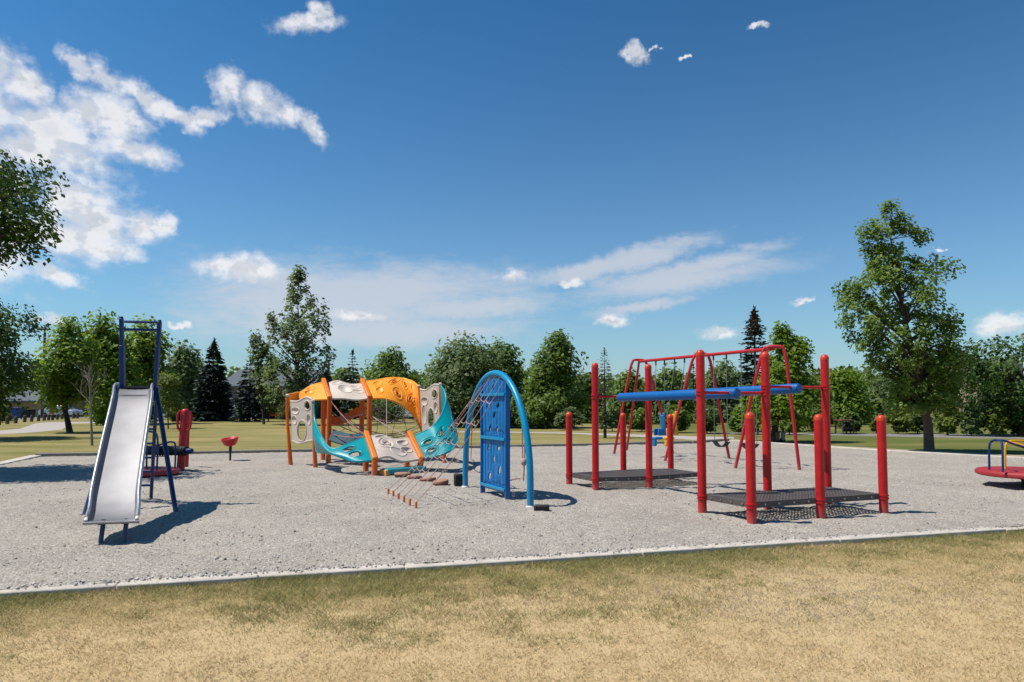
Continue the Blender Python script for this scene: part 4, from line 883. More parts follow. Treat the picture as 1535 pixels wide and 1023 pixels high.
    for px, py in ((149, 821), (184, 819)):
        g = G(px, py); b = MB(); b.tube([g+V(0, 0, -.05), g+V(.004, 0.06, .30)], .025, 10); b.bar(g+V(0, .0, .255), g+V(0, .3, .33), .05, .02); b.build('foot', M['navy'], root)
build_slide()

# ------------------------------------------------------------------ things behind the slide
def merry_go_round(label, c, rad, z, hoops, deckm):
    root = thing('merry_go_round', label, 'merry-go-round', c)
    b = MB(); b.lathe(c, [(rad*.5, z-.05), (rad*.96, z-.06), (rad, z-.04), (rad+.008, z+.0), (rad-.01, z+.035), (rad*.97, z+.045), (rad*.5, z+.05), (.1, z+.055)], 56); b.build('platform', deckm, root)
    b = MB(); b.lathe(c, [(.16, -.05), (.15, z-.14), (.3, z-.1), (.3, z-.05)], 20); b.build('pedestal', M['black'], root)
    for pts, mat in hoops:
        b = MB(); b.tube(smoothpath(pts, 6), .02, 8); b.build('hand_rail', mat, root)
    return root
c = V(9.76, 12.93, 0); zr = .31
def hoop(c, a0, a1, r, h, inn, z):
    p = lambda a, rr, zz: c+V(math.cos(a)*rr, math.sin(a)*rr, zz)
    m = (a0+a1)/2
    return [p(a0, r, z), p(a0, r, z+h*.8), p(a0+(m-a0)*.25, r*.97, z+h*.98), p(m, r*.93, z+h), p(a1-(a1-m)*.25, r*.97, z+h*.98), p(a1, r, z+h*.8), p(a1, r, z)]
def spoke(c, a, r0, r1, h0, h1, z):
    p = lambda rr, zz: c+V(math.cos(a)*rr, math.sin(a)*rr, zz)
    return [p(r0, z), p(r0, z+h0*.85), p(r0-.09, z+h0), p((r0+r1)/2, z+(h0+h1)/2+.01), p(r1, z+h1), p(r1-.06, z+h1-.1), p(r1-.06, z)]
hs_ = [([P(1483, 704, 12.95), P(1483, 670, 12.95), P(1487, 661.5, 12.93), P(1496, 660.5, 12.8), P(1502, 666, 12.6), P(1503.5, 708, 12.5)], M['navy']),
       ([P(1492, 660.5, 12.86), P(1505, 661, 12.85), P(1520, 666, 12.88), P(1540, 673, 12.92), P(1560, 682, 12.93), P(1562, 702, 12.93)], M['navy']),
       ([P(1507, 705, 13.15), P(1507, 672, 13.15), P(1511, 663.5, 13.15), P(1520, 661, 13.15), P(1545, 662, 13.15), P(1572, 664, 13.1), P(1576, 672, 13.1), P(1577, 704, 13.1)], M['yellow']),
       ([P(1512, 663, 13.15), P(1530, 667, 13.05), P(1550, 675, 12.95), P(1561, 684, 12.93), P(1562, 702, 12.93)], M['yellow'])]
merry_go_round('red merry-go-round with blue and yellow hand rails, cut by the right edge', c, .87, zr, hs_, M['mgr'])
c2 = V(-8.05, 15.05, 0)
merry_go_round('small red merry-go-round with navy rails half hidden behind the slide', c2, .70, .13, [(hoop(c2, R(250), R(320), .62, .86, 0, .16), M['navy']), (hoop(c2, R(130), R(200), .62, .86, 0, .16), M['navy']), (spoke(c2, R(20), .6, .1, .6, .5, .16), M['navy'])], M['red2'])

def log_roll():
    b0 = G(270, 709); b1 = G(278, 703); root = thing('log_roll', 'tall red log roll post with two loop handles and a black roller, behind the slide', 'log roll', b0)
    d = b0.y
    for k, (g, top) in enumerate(((b0, Z(613, d)), (b1, Z(620, b1.y)))):
        t = V(X(277.5, d) if k == 0 else X(280, b1.y), g.y+.02, top)
        b = MB(); b.tube([g+V(0, 0, -.05), g.lerp(t, .5), t], .088 if k == 0 else .07, 14, dome=True); b.build('post', M['red2'], root)
    for s, pts in ((-1, [(270.5, 616), (266.5, 622), (266, 634), (267, 642), (271.5, 647)]), (1, [(283.5, 617), (286.5, 622), (286, 634), (284.5, 642), (280.5, 646)])):
        b = MB(); b.tube(smoothpath([P(x, y, d-.06) for x, y in pts], 5), .027, 8); b.build('handle', M['red2'], root)
    zc = Z(677, d); a = V(X(216, d+.5), d+.42, zc); c = V(X(288, d), d-.22, zc+.03); dv = (c-a).normalized()
    b = MB(); b.tube([a, c], .105, 16)
    for k in range(11): q = a.lerp(c, (k+.5)/11); b.tube([q-dv*.015, q+dv*.015], .116, 16)
    r = b.build('roller', M['black'], root)
    b = MB(); b.tube([c, c+dv*.20], .06, 12, dome=True); b.build('axle_cap', M['navy'], root)
    b = MB()
    turns = 5; pts = [V(X(233, d)+.30*k/60, d-.10+.085*math.cos(2*PI*turns*k/60), zc-.02+.09*math.sin(2*PI*turns*k/60)) for k in range(61)]
    b.tube(pts, .013, 6); b.build('spring', M['black'], root)
log_roll()
def cup():
    g = G(345, 693); d = g.y; root = thing('spinner_cup', 'small red bowl seat on a thin dark stem standing alone on the gravel', 'spinner seat', g)
    z0 = Z(668, d); z1 = Z(657, d)
    b = MB(); b.tube([g+V(0, 0, -.05), g+V(0, 0, z0)], .028, 10); b.tube([g+V(0, 0, z0-.16), g+V(0, 0, z0+.01)], .04, 10); b.build('stem', M['black'], root)
    b = MB(); rot = Matrix.Rotation(R(-5), 3, 'Y') @ Matrix.Rotation(R(8), 3, 'X')
    b.lathe(g+V(0, 0, z0), [(.04, -.02), (.12, 0), (.17, .05), (.215, .15), (.235, .19), (.225, .205), (.20, .19), (.15, .09), (.06, .05), (.01, .045)], 26, mat=rot); b.build('bowl', M['red2'], root)
cup()

# ------------------------------------------------------------------ climbing loop
LOOP = thing('loop_climber', 'large orange, ivory and teal ribbon climbing loop with rope netting inside', 'climbing frame', V(-3.6, 17.3, 0))
def resample(pts, n):
    pts = smoothpath(pts, 14); d = [0]
    for a, b_ in zip(pts[:-1], pts[1:]): d.append(d[-1]+(b_-a).length)
    out = []; j = 0
    for i in range(n+1):
        s = d[-1]*i/n
        while j < len(d)-2 and d[j+1] < s: j += 1
        out.append(pts[j].lerp(pts[j+1], min(1, (s-d[j])/(d[j+1]-d[j]+1e-9))))
    return out
def panel(name, top, bot, mat, holes=(), bulge=(0, 0, 0), nu=64, nv=30, rim=.028, dimples=(), thick=.035, grow=None):
    """moulded plastic sheet between two edge curves given as (px, py, distance); holes = (u, v, ru, rv, tilt)"""
    A = resample([P(*q) for q in top], nu); B = resample([P(*q) for q in bot], nu); bl = Vector(bulge)
    def S(u, v):
        f = u*nu; i = min(int(f), nu-1); t = f-i
        p = A[i].lerp(A[i+1], t).lerp(B[i].lerp(B[i+1], t), v)
        return p+bl*math.sin(PI*min(max(u, 0), 1))*math.sin(PI*min(max(v, 0), 1))
    def nor(u, v):
        e = .01; u0, u1 = max(u-e, 0), min(u+e, 1); v0, v1 = max(v-e, 0), min(v+e, 1)
        n = (S(u1, v)-S(u0, v)).cross(S(u, v1)-S(u, v0)); return n.normalized()*sgn if n.length > 0 else V(0, 0, 1)
    sgn = 1
    pc = S(.5, .5); sgn = 1 if nor(.5, .5).dot(V(0, 0, 1.6)-pc) > 0 else -1
    mb = MB(); idx = {}
    def inside(u, v, h, k=1.0):
        c, s = math.cos(R(h[4])), math.sin(R(h[4])); du, dv = u-h[0], v-h[1]
        return ((du*c+dv*s)/(h[2]*k))**2+((-du*s+dv*c)/(h[3]*k))**2 < 1
    vs = []; fs = []
    sv = [[None]*(nv+1) for _ in range(nu+1)]
    for i in range(nu+1):
        for j in range(nv+1):
            u, v = i/nu, j/nv; p = S(u, v)
            for h in dimples:
                c, s = math.cos(R(h[4])), math.sin(R(h[4])); du, dv = u-h[0], v-h[1]; q = math.sqrt(((du*c+dv*s)/h[2])**2+((-du*s+dv*c)/h[3])**2)
                if q < 1: p = p-nor(u, v)*h[5]*(1-q*q)
            sv[i][j] = len(vs); vs.append(p)
    for i in range(nu):
        for j in range(nv):
            u, v = (i+.5)/nu, (j+.5)/nv
            if any(inside(u, v, h) for h in holes): continue
            fs.append((sv[i][j], sv[i+1][j], sv[i+1][j+1], sv[i][j+1]))
    # front and back skins
    nv_ = len(vs); back = []
    for i in range(nu+1):
        for j in range(nv+1): back.append(vs[sv[i][j]]-nor(i/nu, j/nv)*thick)
    edges = {}
    for f in fs:
        for a, b_ in zip(f, f[1:]+f[:1]): edges[(min(a, b_), max(a, b_))] = edges.get((min(a, b_), max(a, b_)), 0)+1
    allf = list(fs)+[tuple(x+nv_ for x in f[::-1]) for f in fs]
    for (a, b_), c in edges.items():
        if c == 1: allf.append((a, b_, b_+nv_, a+nv_))
    mb.add(vs+back, allf)
    # rolled rims and raised lips round the openings
    ring = [S(u/24, 0)-nor(u/24, .0)*thick*.5 for u in range(25)]; mb.tube(ring, rim, 8)
    ring = [S(u/24, 1)-nor(u/24, 1)*thick*.5 for u in range(25)]; mb.tube(ring, rim, 8)
    for h in list(holes)+list(dimples):
        pts = []
        for q in range(24):
            a = 2*PI*q/24; c, s = math.cos(R(h[4])), math.sin(R(h[4])); x, y = math.cos(a)*h[2]*1.06, math.sin(a)*h[3]*1.06
            u, v = h[0]+x*c-y*s, h[1]+x*s+y*c; u = min(max(u, .01), .99); v = min(max(v, .01), .99); pts.append(S(u, v)-nor(u, v)*thick*.1)
        mb.tube(pts, rim*.6 if h in holes else rim*.5, 7, closed=True)
    o = mb.build(name, mat, LOOP, angle=60); return o
# teal ribbons
panel('teal_panel', [(469, 603, 16.9), (471, 630, 16.6), (482, 655, 16.0), (496, 672, 15.6), (515, 668, 15.6), (549, 654, 15.95)],
      [(473, 672, 16.9), (475, 678, 16.5), (495, 681, 15.8), (520, 690, 15.2), (540, 691, 15.0), (561, 689, 15.05)], M['teal'], [(.84, .34, .05, .13, 0), (.88, .66, .05, .13, 0)], bulge=(-.12, -.06, 0))
panel('teal_panel', [(616, 654, 16.6), (633, 648, 16.5), (650, 638, 16.5), (662, 622, 17.0), (669, 602, 17.6), (668, 588, 17.9), (661, 578, 18.2)],
      [(632, 687, 15.8), (655, 683, 15.6), (673, 676, 15.6), (684, 667, 16.1), (686, 652, 16.8), (680, 640, 17.6), (664, 642, 18.2)], M['teal'],
      [(.10, .74, .034, .085, 10), (.11, .40, .036, .085, 15), (.26, .30, .036, .08, 20), (.27, .66, .028, .085, -20), (.46, .5, .026, .08, -20)], bulge=(.06, -.04, -.03),
      dimples=[(.10, .74, .055, .14, 10, .03), (.11, .40, .058, .14, 15, .03), (.26, .30, .058, .13, 20, .03), (.27, .66, .048, .14, -20, .03), (.46, .5, .046, .14, -20, .03), (.66, .5, .05, .16, 0, .04)])
# orange ribbons
panel('orange_panel', [(545, 572, 19.1), (562, 570, 19.3), (585, 566, 19.7), (604, 567, 19.9), (618, 572, 19.6), (627, 581, 19.0)],
      [(555, 597, 18.4), (575, 597, 18.5), (593, 602, 18.6), (608, 611, 18.8), (621, 624, 19.0), (633, 648, 19.0)], M['orange'],
      [(.40, .25, .022, .09, 20), (.42, .72, .032, .065, 0), (.56, .28, .02, .10, 0), (.66, .66, .025, .10, 20), (.77, .62, .022, .09, 20)], bulge=(0, -.08, .10),
      dimples=[(.40, .25, .055, .21, 20, .03), (.42, .72, .075, .17, 0, .03), (.16, .30, .06, .16, 0, .04), (.16, .66, .05, .13, 0, .04), (.56, .28, .05, .22, 0, .03), (.66, .66, .055, .2, 20, .03), (.77, .62, .05, .2, 20, .03), (.72, .25, .04, .16, 0, .04), (.9, .5, .03, .2, 0, .03)])
panel('orange_panel', [(484, 573, 19.1), (466, 578, 19.3), (450, 588, 18.8), (440, 591, 18.1), (432, 592, 17.6)],
      [(492, 598, 18.2), (468, 599, 18.4), (446, 601, 18.3), (433, 612, 17.9), (431, 648, 17.6)], M['orange'], (), bulge=(0, 0, .08), dimples=[(.24, .3, .07, .13, 10, .04), (.28, .58, .07, .12, 10, .04)])
# ivory panels
panel('ivory_panel', [(493, 574, 19.1), (507, 571, 19.15), (525, 576, 19.1), (544, 575, 19.1)], [(497, 597, 18.2), (515, 597, 18.25), (535, 599, 18.3), (551, 597, 18.4)], M['ivory'],
      (), bulge=(0, 0, .05), dimples=[(.42, .52, .2, .2, 28, .09), (.22, .16, .13, .10, 0, .03), (.75, .26, .14, .09, 8, .03), (.78, .58, .15, .09, 8, .03)])
panel('ivory_panel', [(554, 654, 15.9), (572, 652, 16.1), (592, 658, 16.2), (613, 655, 16.6)], [(566, 687, 15.05), (583, 684, 15.3), (603, 691, 15.4), (628, 688, 15.75)], M['ivory'],
      (), bulge=(0, 0, .07), dimples=[(.30, .45, .16, .22, 0, .05), (.30, .45, .085, .11, 0, .02), (.25, .12, .14, .08, 0, .04), (.72, .28, .15, .13, -10, .05), (.76, .62, .15, .10, 10, .05), (.55, .72, .17, .12, 15, .03)])
panel('ivory_panel', [(435, 602, 17.55), (446, 602, 17.3), (458, 596, 17.1), (467, 599, 16.95)], [(438, 661, 17.55), (448, 665, 17.3), (460, 662, 17.1), (470, 660, 16.95)], M['ivory'],
      [(.52, .72, .20, .23, 0), (.8, .18, .12, .10, 0)], dimples=[(.25, .22, .18, .08, 0, .03), (.18, .45, .12, .10, 0, .03), (.84, .5, .08, .12, 0, .03)], nu=40, nv=50)
panel('ivory_panel', [(629, 584, 18.95), (638, 585, 18.7), (650, 577, 18.4), (659, 578, 18.25)], [(633, 650, 18.95), (641, 652, 18.7), (651, 648, 18.4), (660, 640, 18.25)], M['ivory'],
      [(.55, .68, .17, .22, 0), (.78, .2, .12, .09, 0)], dimples=[(.25, .25, .17, .09, 0, .03), (.2, .55, .12, .2, 0, .03), (.82, .5, .08, .12, 0, .03)], nu=40, nv=50)
# bands with their posts
def loop_posts():
    for (ix, iy, idp), (ox, oy, od), (gi, go) in (((549, 651, 15.95), (562, 690, 15.02), ((549, 709), (561.5, 715))), ((614, 651, 16.6), (632, 689, 15.75), ((613, 700), (629, 704))),
                                                   ((543, 571, 19.15), (554, 597, 18.35), (None, None)), ((485, 571, 19.15), (494, 598, 18.2), ((485.5, 692), (493.5, 696)))):
        a, c = P(ix, iy, idp), P(ox, oy, od)
        b = MB(); b.bar(a+(a-c).normalized()*.03+V(0, 0, .03), c+(c-a).normalized()*.03+V(0, 0, .03), .12, .10); b.build('band', M['band'], LOOP, bevel=.025)
        for p, g in ((a, gi), (c, go)):
            f = V(p.x, p.y, 0) if g is None else G(*g)
            f = V(p.x+(f.x-p.x)*.5, p.y, 0)
            b = MB(); b.tube([f+V(0, 0, -.05), p+V(0, 0, .0)], .068, 12); b.build('post', M['orangepost'], LOOP)
    for pts, in (([(431, 592, 17.6), (430.5, 620, 17.6), (433, 660, 17.6), (436, 700, 17.6)],), ([(469, 600, 16.9), (470, 635, 16.9), (471, 665, 16.9), (473, 704, 16.9)],),
                 ([(628, 578, 19.0), (631, 615, 19.0), (633, 650, 19.0), (633, 694, 19.0)],), ([(660, 575, 18.22), (660, 610, 18.22), (663, 650, 18.22), (667, 697, 18.22)],)):
        q = [P(*p) for p in pts]; q[-1].z = -.05
        sp = smoothpath(q, 6)[::-1]; b = MB(); b.tube(sp, [.064-.026*min(1, i/8) for i in range(len(sp))], 12, dome=True); b.build('post', M['orangepost'], LOOP)
        b = MB(); e = q[0]; b.lathe(e+V(0, 0, -.03), [(.045, -.02), (.052, .02), (.03, .045), (.01, .05)], 14); b.build('post_cap', M['ivory'], LOOP)
loop_posts()
def wavy():
    a = [(492, 628, 18.3), (505, 632, 18.5), (520, 626, 18.6), (533, 618, 18.7), (548, 615, 18.5)]
    pts = smoothpath([P(*q) for q in a], 8); b = MB(); vs = []
    for p in pts:
        for dy, dz in ((-.05, -.10), (.05, .12), (.11, .10), (.02, -.13)): vs.append(p+V(0, dy, dz))
    n = len(pts); b.add(vs, [(i*4+k, i*4+(k+1) % 4, (i+1)*4+(k+1) % 4, (i+1)*4+k) for i in range(n-1) for k in range(4)]+[(0, 1, 2, 3), tuple(4*(n-1)+k for k in (3, 2, 1, 0))]); b.build('wavy_bench', M['orangepost'], LOOP)
    a = [(496, 652, 18.0), (512, 657, 17.8), (528, 660, 17.5), (546, 656, 17.1)]
    pts = smoothpath([P(*q) for q in a], 8); b = MB(); vs = []
    for p in pts:
        for dy, dz in ((-.22, -.12), (.22, .14), (.23, .11), (-.21, -.15)): vs.append(p+V(0, dy, dz))
    n = len(pts); b.add(vs, [(i*4+k, i*4+(k+1) % 4, (i+1)*4+(k+1) % 4, (i+1)*4+k) for i in range(n-1) for k in range(4)]+[(0, 1, 2, 3), tuple(4*(n-1)+k for k in (3, 2, 1, 0))]); b.build('lower_ramp', M['darkteal'], LOOP)
wavy()
def sag(a, c, s, n=10): return [Vector(a).lerp(Vector(c), i/n)-V(0, 0, s*4*(i/n)*(1-i/n)) for i in range(n+1)]
def net():
    long_ = [((495, 603, 18.2), (632, 634, 19), .55), ((495, 615, 18.2), (632, 639, 19), .45), ((494, 630, 18.2), (632, 646, 19), .32), ((493, 642, 18.3), (616, 654, 16.7), .20), ((493, 650, 18.3), (552, 654, 16.1), .06),
             ((555, 602, 18.4), (632, 628, 19), .16), ((555, 612, 18.4), (631, 632, 19), .16), ((555, 622, 18.4), (614, 655, 16.8), .05), ((495, 600, 18.2), (552, 655, 16.1), .10)]
    curves = []
    for k, (a, c, s) in enumerate(long_):
        pts = sag(P(*a), P(*c), s, 12); curves.append(pts)
        b = MB(); b.tube(pts, [.016 if i % 2 == 0 and 0 < i < 12 else .007 for i in range(13)], 6); b.build('rope', M['ropepale'] if k % 2 else M['rope'], LOOP)
    rnd = random.Random(3)
    for i, j in ((0, 1), (1, 2), (2, 3), (3, 4), (5, 6), (6, 7), (1, 8), (0, 5)):
        for q in range(2, 11, 2):
            p = curves[i][q]; r = min(curves[j], key=lambda w: (w-p).length+rnd.uniform(0, .4))
            if (p-r).length < 1.4:
                b = MB(); b.tube(sag(p, r, .04, 4), .0085, 5); b.build('cross_rope', M['ropepale'], LOOP)
    b = MB(); b.tube([P(579.5, 596, 18.3), P(580, 690, 17.2)], .013, 6); b.build('rope', M['ropepale'], LOOP)
net()

# balance beam and stepping pods
def beam():
    a, c = G(574, 716), G(634, 711); root = thing('balance_beam', 'low teal balance beam with an orange end cap on the gravel before the loop', 'balance beam', a)
    dv = (c-a).normalized(); b = MB(); b.bar(a+V(0, .07, .115), c+V(0, .07, .115), .30, .14); b.build('beam', M['teal'], root, bevel=.04)
    b = MB(); b.bar(a-dv*.025+V(0, .06, .075), a+dv*.11+V(0, .06, .075), .26, .17); b.build('end_block', M['orange'], root, bevel=.015)
    b = MB(); b.bar(a+dv*.2+V(0, .15, .03), c-dv*.06+V(0, .15, .03), .2, .1); b.build('footing', M['black'], root, bevel=.015)
beam()
def pods():
    first = None
    for k, (px, py, hw, tilt, lab) in enumerate(((601, 719, 10.5, 2, 'small brown round stepping pod nearest the teal beam'), (619, 723, 11.5, 4, 'brown round stepping pod, second from the teal beam'),
                                                  (640, 727.5, 12.5, 9, 'brown tilted stepping pod, third from the teal beam'), (660, 732.5, 12, 14, 'darkest brown stepping pod, farthest from the teal beam and nearest the rope net'))):
        g = G(px, py); g.y += .2
        if first is None:
            first = thing('stepping_pod', lab, 'stepping pod', g, 'brown stepping pods in a curved line'); FL = g.copy()
            b = MB(); b.lathe(g, [(.15, -.1), (.155, .03), (.17, .05), (.178, .09)], 20); b.build('body', M['stump'], first)
            b = MB(); b.lathe(g, [(.178, .091), (.172, .115), (.15, .125), (.01, .128)], 20); b.build('top', M['stumptop'], first); r = first
        else:
            F0 = FL; r = first.copy(); C.objects.link(r)
            for ch in first.children: q = ch.copy(); C.objects.link(q); q.parent = r; q.matrix_parent_inverse = Matrix.Translation(-F0)
            r.location = g; s = hw/FPX*g.y/.178; r.scale = (s, s, .82+.10*k)
            r.rotation_euler = (R(-tilt*.3), R(tilt*.5), k)
        tag(r, lab, 'stepping pod', 'brown stepping pods in a curved line')
pods()

# ------------------------------------------------------------------ arch climber
def arch():
    A, B = G(697.5, 733.5), G(795, 764.5); mid = (A+B)/2; root = thing('arch_climber', 'bright blue arch climber with a blue climbing wall and a slanting rope net', 'climbing arch', mid)
    dv = (B-A).normalized(); hw = (B-A).length/2; nv = V(-dv.y, dv.x, 0)            # nv points away from the camera side
    HT = 2.13; z0 = .42
    def at(t):                                                  # point of the arch centre line, angle t from 180 (left) to 0 (right)
        return mid+dv*hw*math.copysign(abs(math.cos(t))**.97, math.cos(t))+V(0, 0, z0+(HT-z0)*math.sin(t)**1.0)
    pts = [A+V(0, 0, -.05), A+V(0, 0, .2)]+[at(PI-PI*i/32) for i in range(33)]+[B+V(0, 0, .2), B+V(0, 0, -.05)]
    b = MB(); b.tube(pts, .052, 16); b.build('arch_tube', M['azure'], root)
    for p in (A, B):
        b = MB(); b.lathe(p, [(.056, -.02), (.075, GZ), (.072, GZ+.012), (.054, GZ+.03)], 16); b.build('foot_collar', M['white'], root)
    def archz(s):                                               # underside of the arch at signed distance s from the middle
        c = min(abs(s)/hw, .999); t = math.acos(min(1, c**(1/.97))); return z0+(HT-z0)*math.sin(t)-.06
    s0, s1 = -.50, .52                                          # wall between these distances along the arch
    # climbing wall: a sheet with through-holes, built as a fine grid
    holes = [(.22, .31, .052), (.70, .285, .05), (.58, .445, .05), (.30, .585, .05), (.72, .60, .05), (.27, 1.07, .055), (.70, 1.05, .052), (.22, 1.28, .05), (.62, 1.19, .055), (.48, 1.36, .05), (.78, 1.43, .055), (.20, 1.55, .05), (.55, 1.72, .055), (.55, .82, .0)]
    holes = [(.30, .36, .062, 50), (.72, .50, .062, 55), (.48, .66, .055, 90), (.68, .86, .055, 15), (.26, .86, .052, 60), (.62, 1.17, .052, 60), (.33, 1.19, .055, 50), (.50, 1.42, .055, 50), (.20, 1.56, .045, 60), (.66, 1.58, .055, 20), (.46, 1.88, .05, 40)]
    nx, nz = 68, 126; w = s1-s0; zb = .14; zt = 2.06
    def pt(i, j):
        s = s0+w*i/nx; zc = zb+(zt-zb)*j/nz; return mid+dv*s+V(0, 0, min(zc, archz(s)-.02))+nv*0
    vs = [pt(i, j) for i in range(nx+1) for j in range(nz+1)]; fs = []
    for i in range(nx):
        for j in range(nz):
            x, z = w*(i+.5)/nx, zb+(zt-zb)*(j+.5)/nz
            if z > archz(s0+x)-.02: continue
            if any((((x-w*h[0])*math.cos(R(h[3]))+(z-h[1])*math.sin(R(h[3])))/(h[2]*1.3))**2+((-(x-w*h[0])*math.sin(R(h[3]))+(z-h[1])*math.cos(R(h[3])))/(h[2]*.82))**2 < 1 for h in holes): continue
            a = i*(nz+1)+j; fs.append((a, a+nz+1, a+nz+2, a+1))
    m = MB(); m.add(vs, fs); used = sorted({x for f in fs for x in f}); rm = {x: k for k, x in enumerate(used)}
    m.v = [tuple(vs[x]) for x in used]; m.f = [tuple(rm[x] for x in f) for f in fs]; m.fm = [0]*len(fs)
    wall = m.build('climbing_wall', M['blue'], root, smooth=False); so = wall.modifiers.new('thickness', 'SOLIDIFY'); so.thickness = .024; so.offset = 0
    # vertical board ribs, cross rails and side stringers on both faces
    rb = MB()
    for k in range(1, 8):
        s = s0+w*k/8
        if any(abs(w*k/8-w*h[0]) < .0 for h in holes): continue
        segs = [zb]; zz = sorted([(h[1]-.1, h[1]+.1) for h in holes if abs(w*k/8-w*h[0]) < .10]); top = archz(s)-.05
        cur = zb+.01
        for lo, hi in zz+[(top, top)]:
            if lo > cur+.03:
                for f in (-1, 1): rb.box(mid+dv*s+nv*f*.0145+V(0, 0, (cur+lo)/2), (.012, .007, lo-cur), Matrix((dv, nv, V(0, 0, 1))).transposed())
            cur = max(cur, hi)
    rb.build('board_ribs', M['royal'], root, smooth=False)
    for z in (.20, 1.02, 1.76):
        q = MB(); q.bar(mid+dv*(s0-.01)+V(0, 0, z)-nv*.045, mid+dv*(s1+.01)+V(0, 0, z)-nv*.045, .035, .05); q.build('cross_rail', M['azure'], root, bevel=.006)
        q = MB(); q.bar(mid+dv*(s0-.01)+V(0, 0, z)+nv*.045, mid+dv*(s1+.01)+V(0, 0, z)+nv*.045, .035, .05); q.build('cross_rail', M['azure'], root, bevel=.006)
    for s in (s0, s1):
        q = MB(); q.box(mid+dv*(s+(.02 if s > 0 else -.02))+V(0, 0, (archz(s)-.0)/2+.01), (.045, .085, archz(s)-.02), Matrix((dv, nv, V(0, 0, 1))).transposed()); q.build('side_post', M['royal'], root, bevel=.008)
    # anchor pegs and the slanting net
    p0, p1 = G(582, 744), G(623.5, 766); tops = []; pegs = []
    for k in range(6):
        g = p0.lerp(p1, k/5); pegs.append(g)
        b = MB(); b.tube([g+V(0, 0, -.05), g+V(0, 0, .14)], .021, 10, dome=True); b.build('anchor_peg', M['orangepost'], root)
    ts = [R(113), R(105), R(97), R(89), R(81), R(73)]
    strands = []; ROWS = (4, 8, 12, 15, 18)
    for k in range(6):
        t = at(ts[k])-V(0, 0, .05); e = pegs[k]+V(0, 0, .12)
        pts = sag(t, e, .13, 24); strands.append(pts); b = MB(); b.tube(pts, [.011 if i in ROWS else .005 for i in range(25)], 6); b.build('rope', M['rope'] if k % 2 else M['ropepale'], root)
        q = MB(); q.lathe(t+V(0, 0, .03), [(.012, -.05), (.022, -.03), (.022, .03), (.012, .05)], 8); q.build('rope_clamp', M['steelpole'], root)
    for i in ROWS:
        for k in range(5):
            cr = MB(); cr.tube(sag(strands[k][i], strands[k+1][i], .03, 5), .006, 6); cr.build('cross_rope', M['ropepale'], root)
    # knotted rope on the right and a second loose net on the far side
    t = at(R(31))-V(0, 0, .04); 
    q = MB(); lo = V(t.x-.02, t.y, .42); q.tube([t, t.lerp(lo, .5)+V(.01, 0, 0), lo], .010, 6); q.tube([t+V(-.04, .03, .03), t.lerp(lo, .62)+V(-.02, 0, 0)], .008, 6); q.build('climbing_rope', M['rope'], root)
    q = MB(); kp = t.lerp(lo, .66); q.lathe(kp, [(.012, -.06), (.04, -.04), (.05, 0), (.04, .04), (.012, .06)], 10); q.build('knot', M['ropepale'], root)
    q = MB()
    left = [at(R(150))-V(0, 0, .02), at(R(138))-V(0, 0, .02)]
    for k, e in enumerate((G(702, 700), G(706, 690))):
        q.tube(sag(left[k], e+V(0, 0, .02), .05, 8), .011, 6)
    q.tube(sag(G(700, 697)+V(0, 0, .05), G(652, 689)+V(0, 0, .06), -.03, 8), .014, 6)
    q.tube(smoothpath([G(700, 705)+V(0, 0, .05), G(706, 712)+V(0, 0, .05), G(716, 713)+V(0, 0, .05), G(722, 707)+V(0, 0, .05)], 5), .013, 6)
    q.tube(smoothpath([G(757, 728)+V(0, 0, .05), G(768, 723)+V(0, 0, .05), G(780, 722)+V(0, 0, .06)], 5), .013, 6); q.build('loose_ropes', M['rope'], root)
arch()
def block(label, px, py, dims, rz, grooves=4):
    g = G(px, py); root = thing('rubber_block', label, 'step block', g); rot = Matrix.Rotation(rz, 3, 'Z')
    b = MB(); b.box(g+V(0, 0, dims[2]/2-.02), (dims[0], dims[1], dims[2]+.04), rot); b.build('body', M['black'], root, bevel=.02)
    q = MB()
    for k in range(grooves):
        x = (k+.5)/grooves-.5; q.box(g+rot @ V(x*dims[0]*.9, 0, 0)+V(0, 0, dims[2]*.5), (.02, dims[1]+.012, dims[2]*.9), rot)
    q.build('ribs', M['black'], root, bevel=.004)
block('tall black rubber step block beside the left foot of the blue arch', 687, 731, (.16, .22, .26), .2)
block('low black rubber step block at the right foot of the blue arch', 812, 770, (.22, .13, .125), -.15)

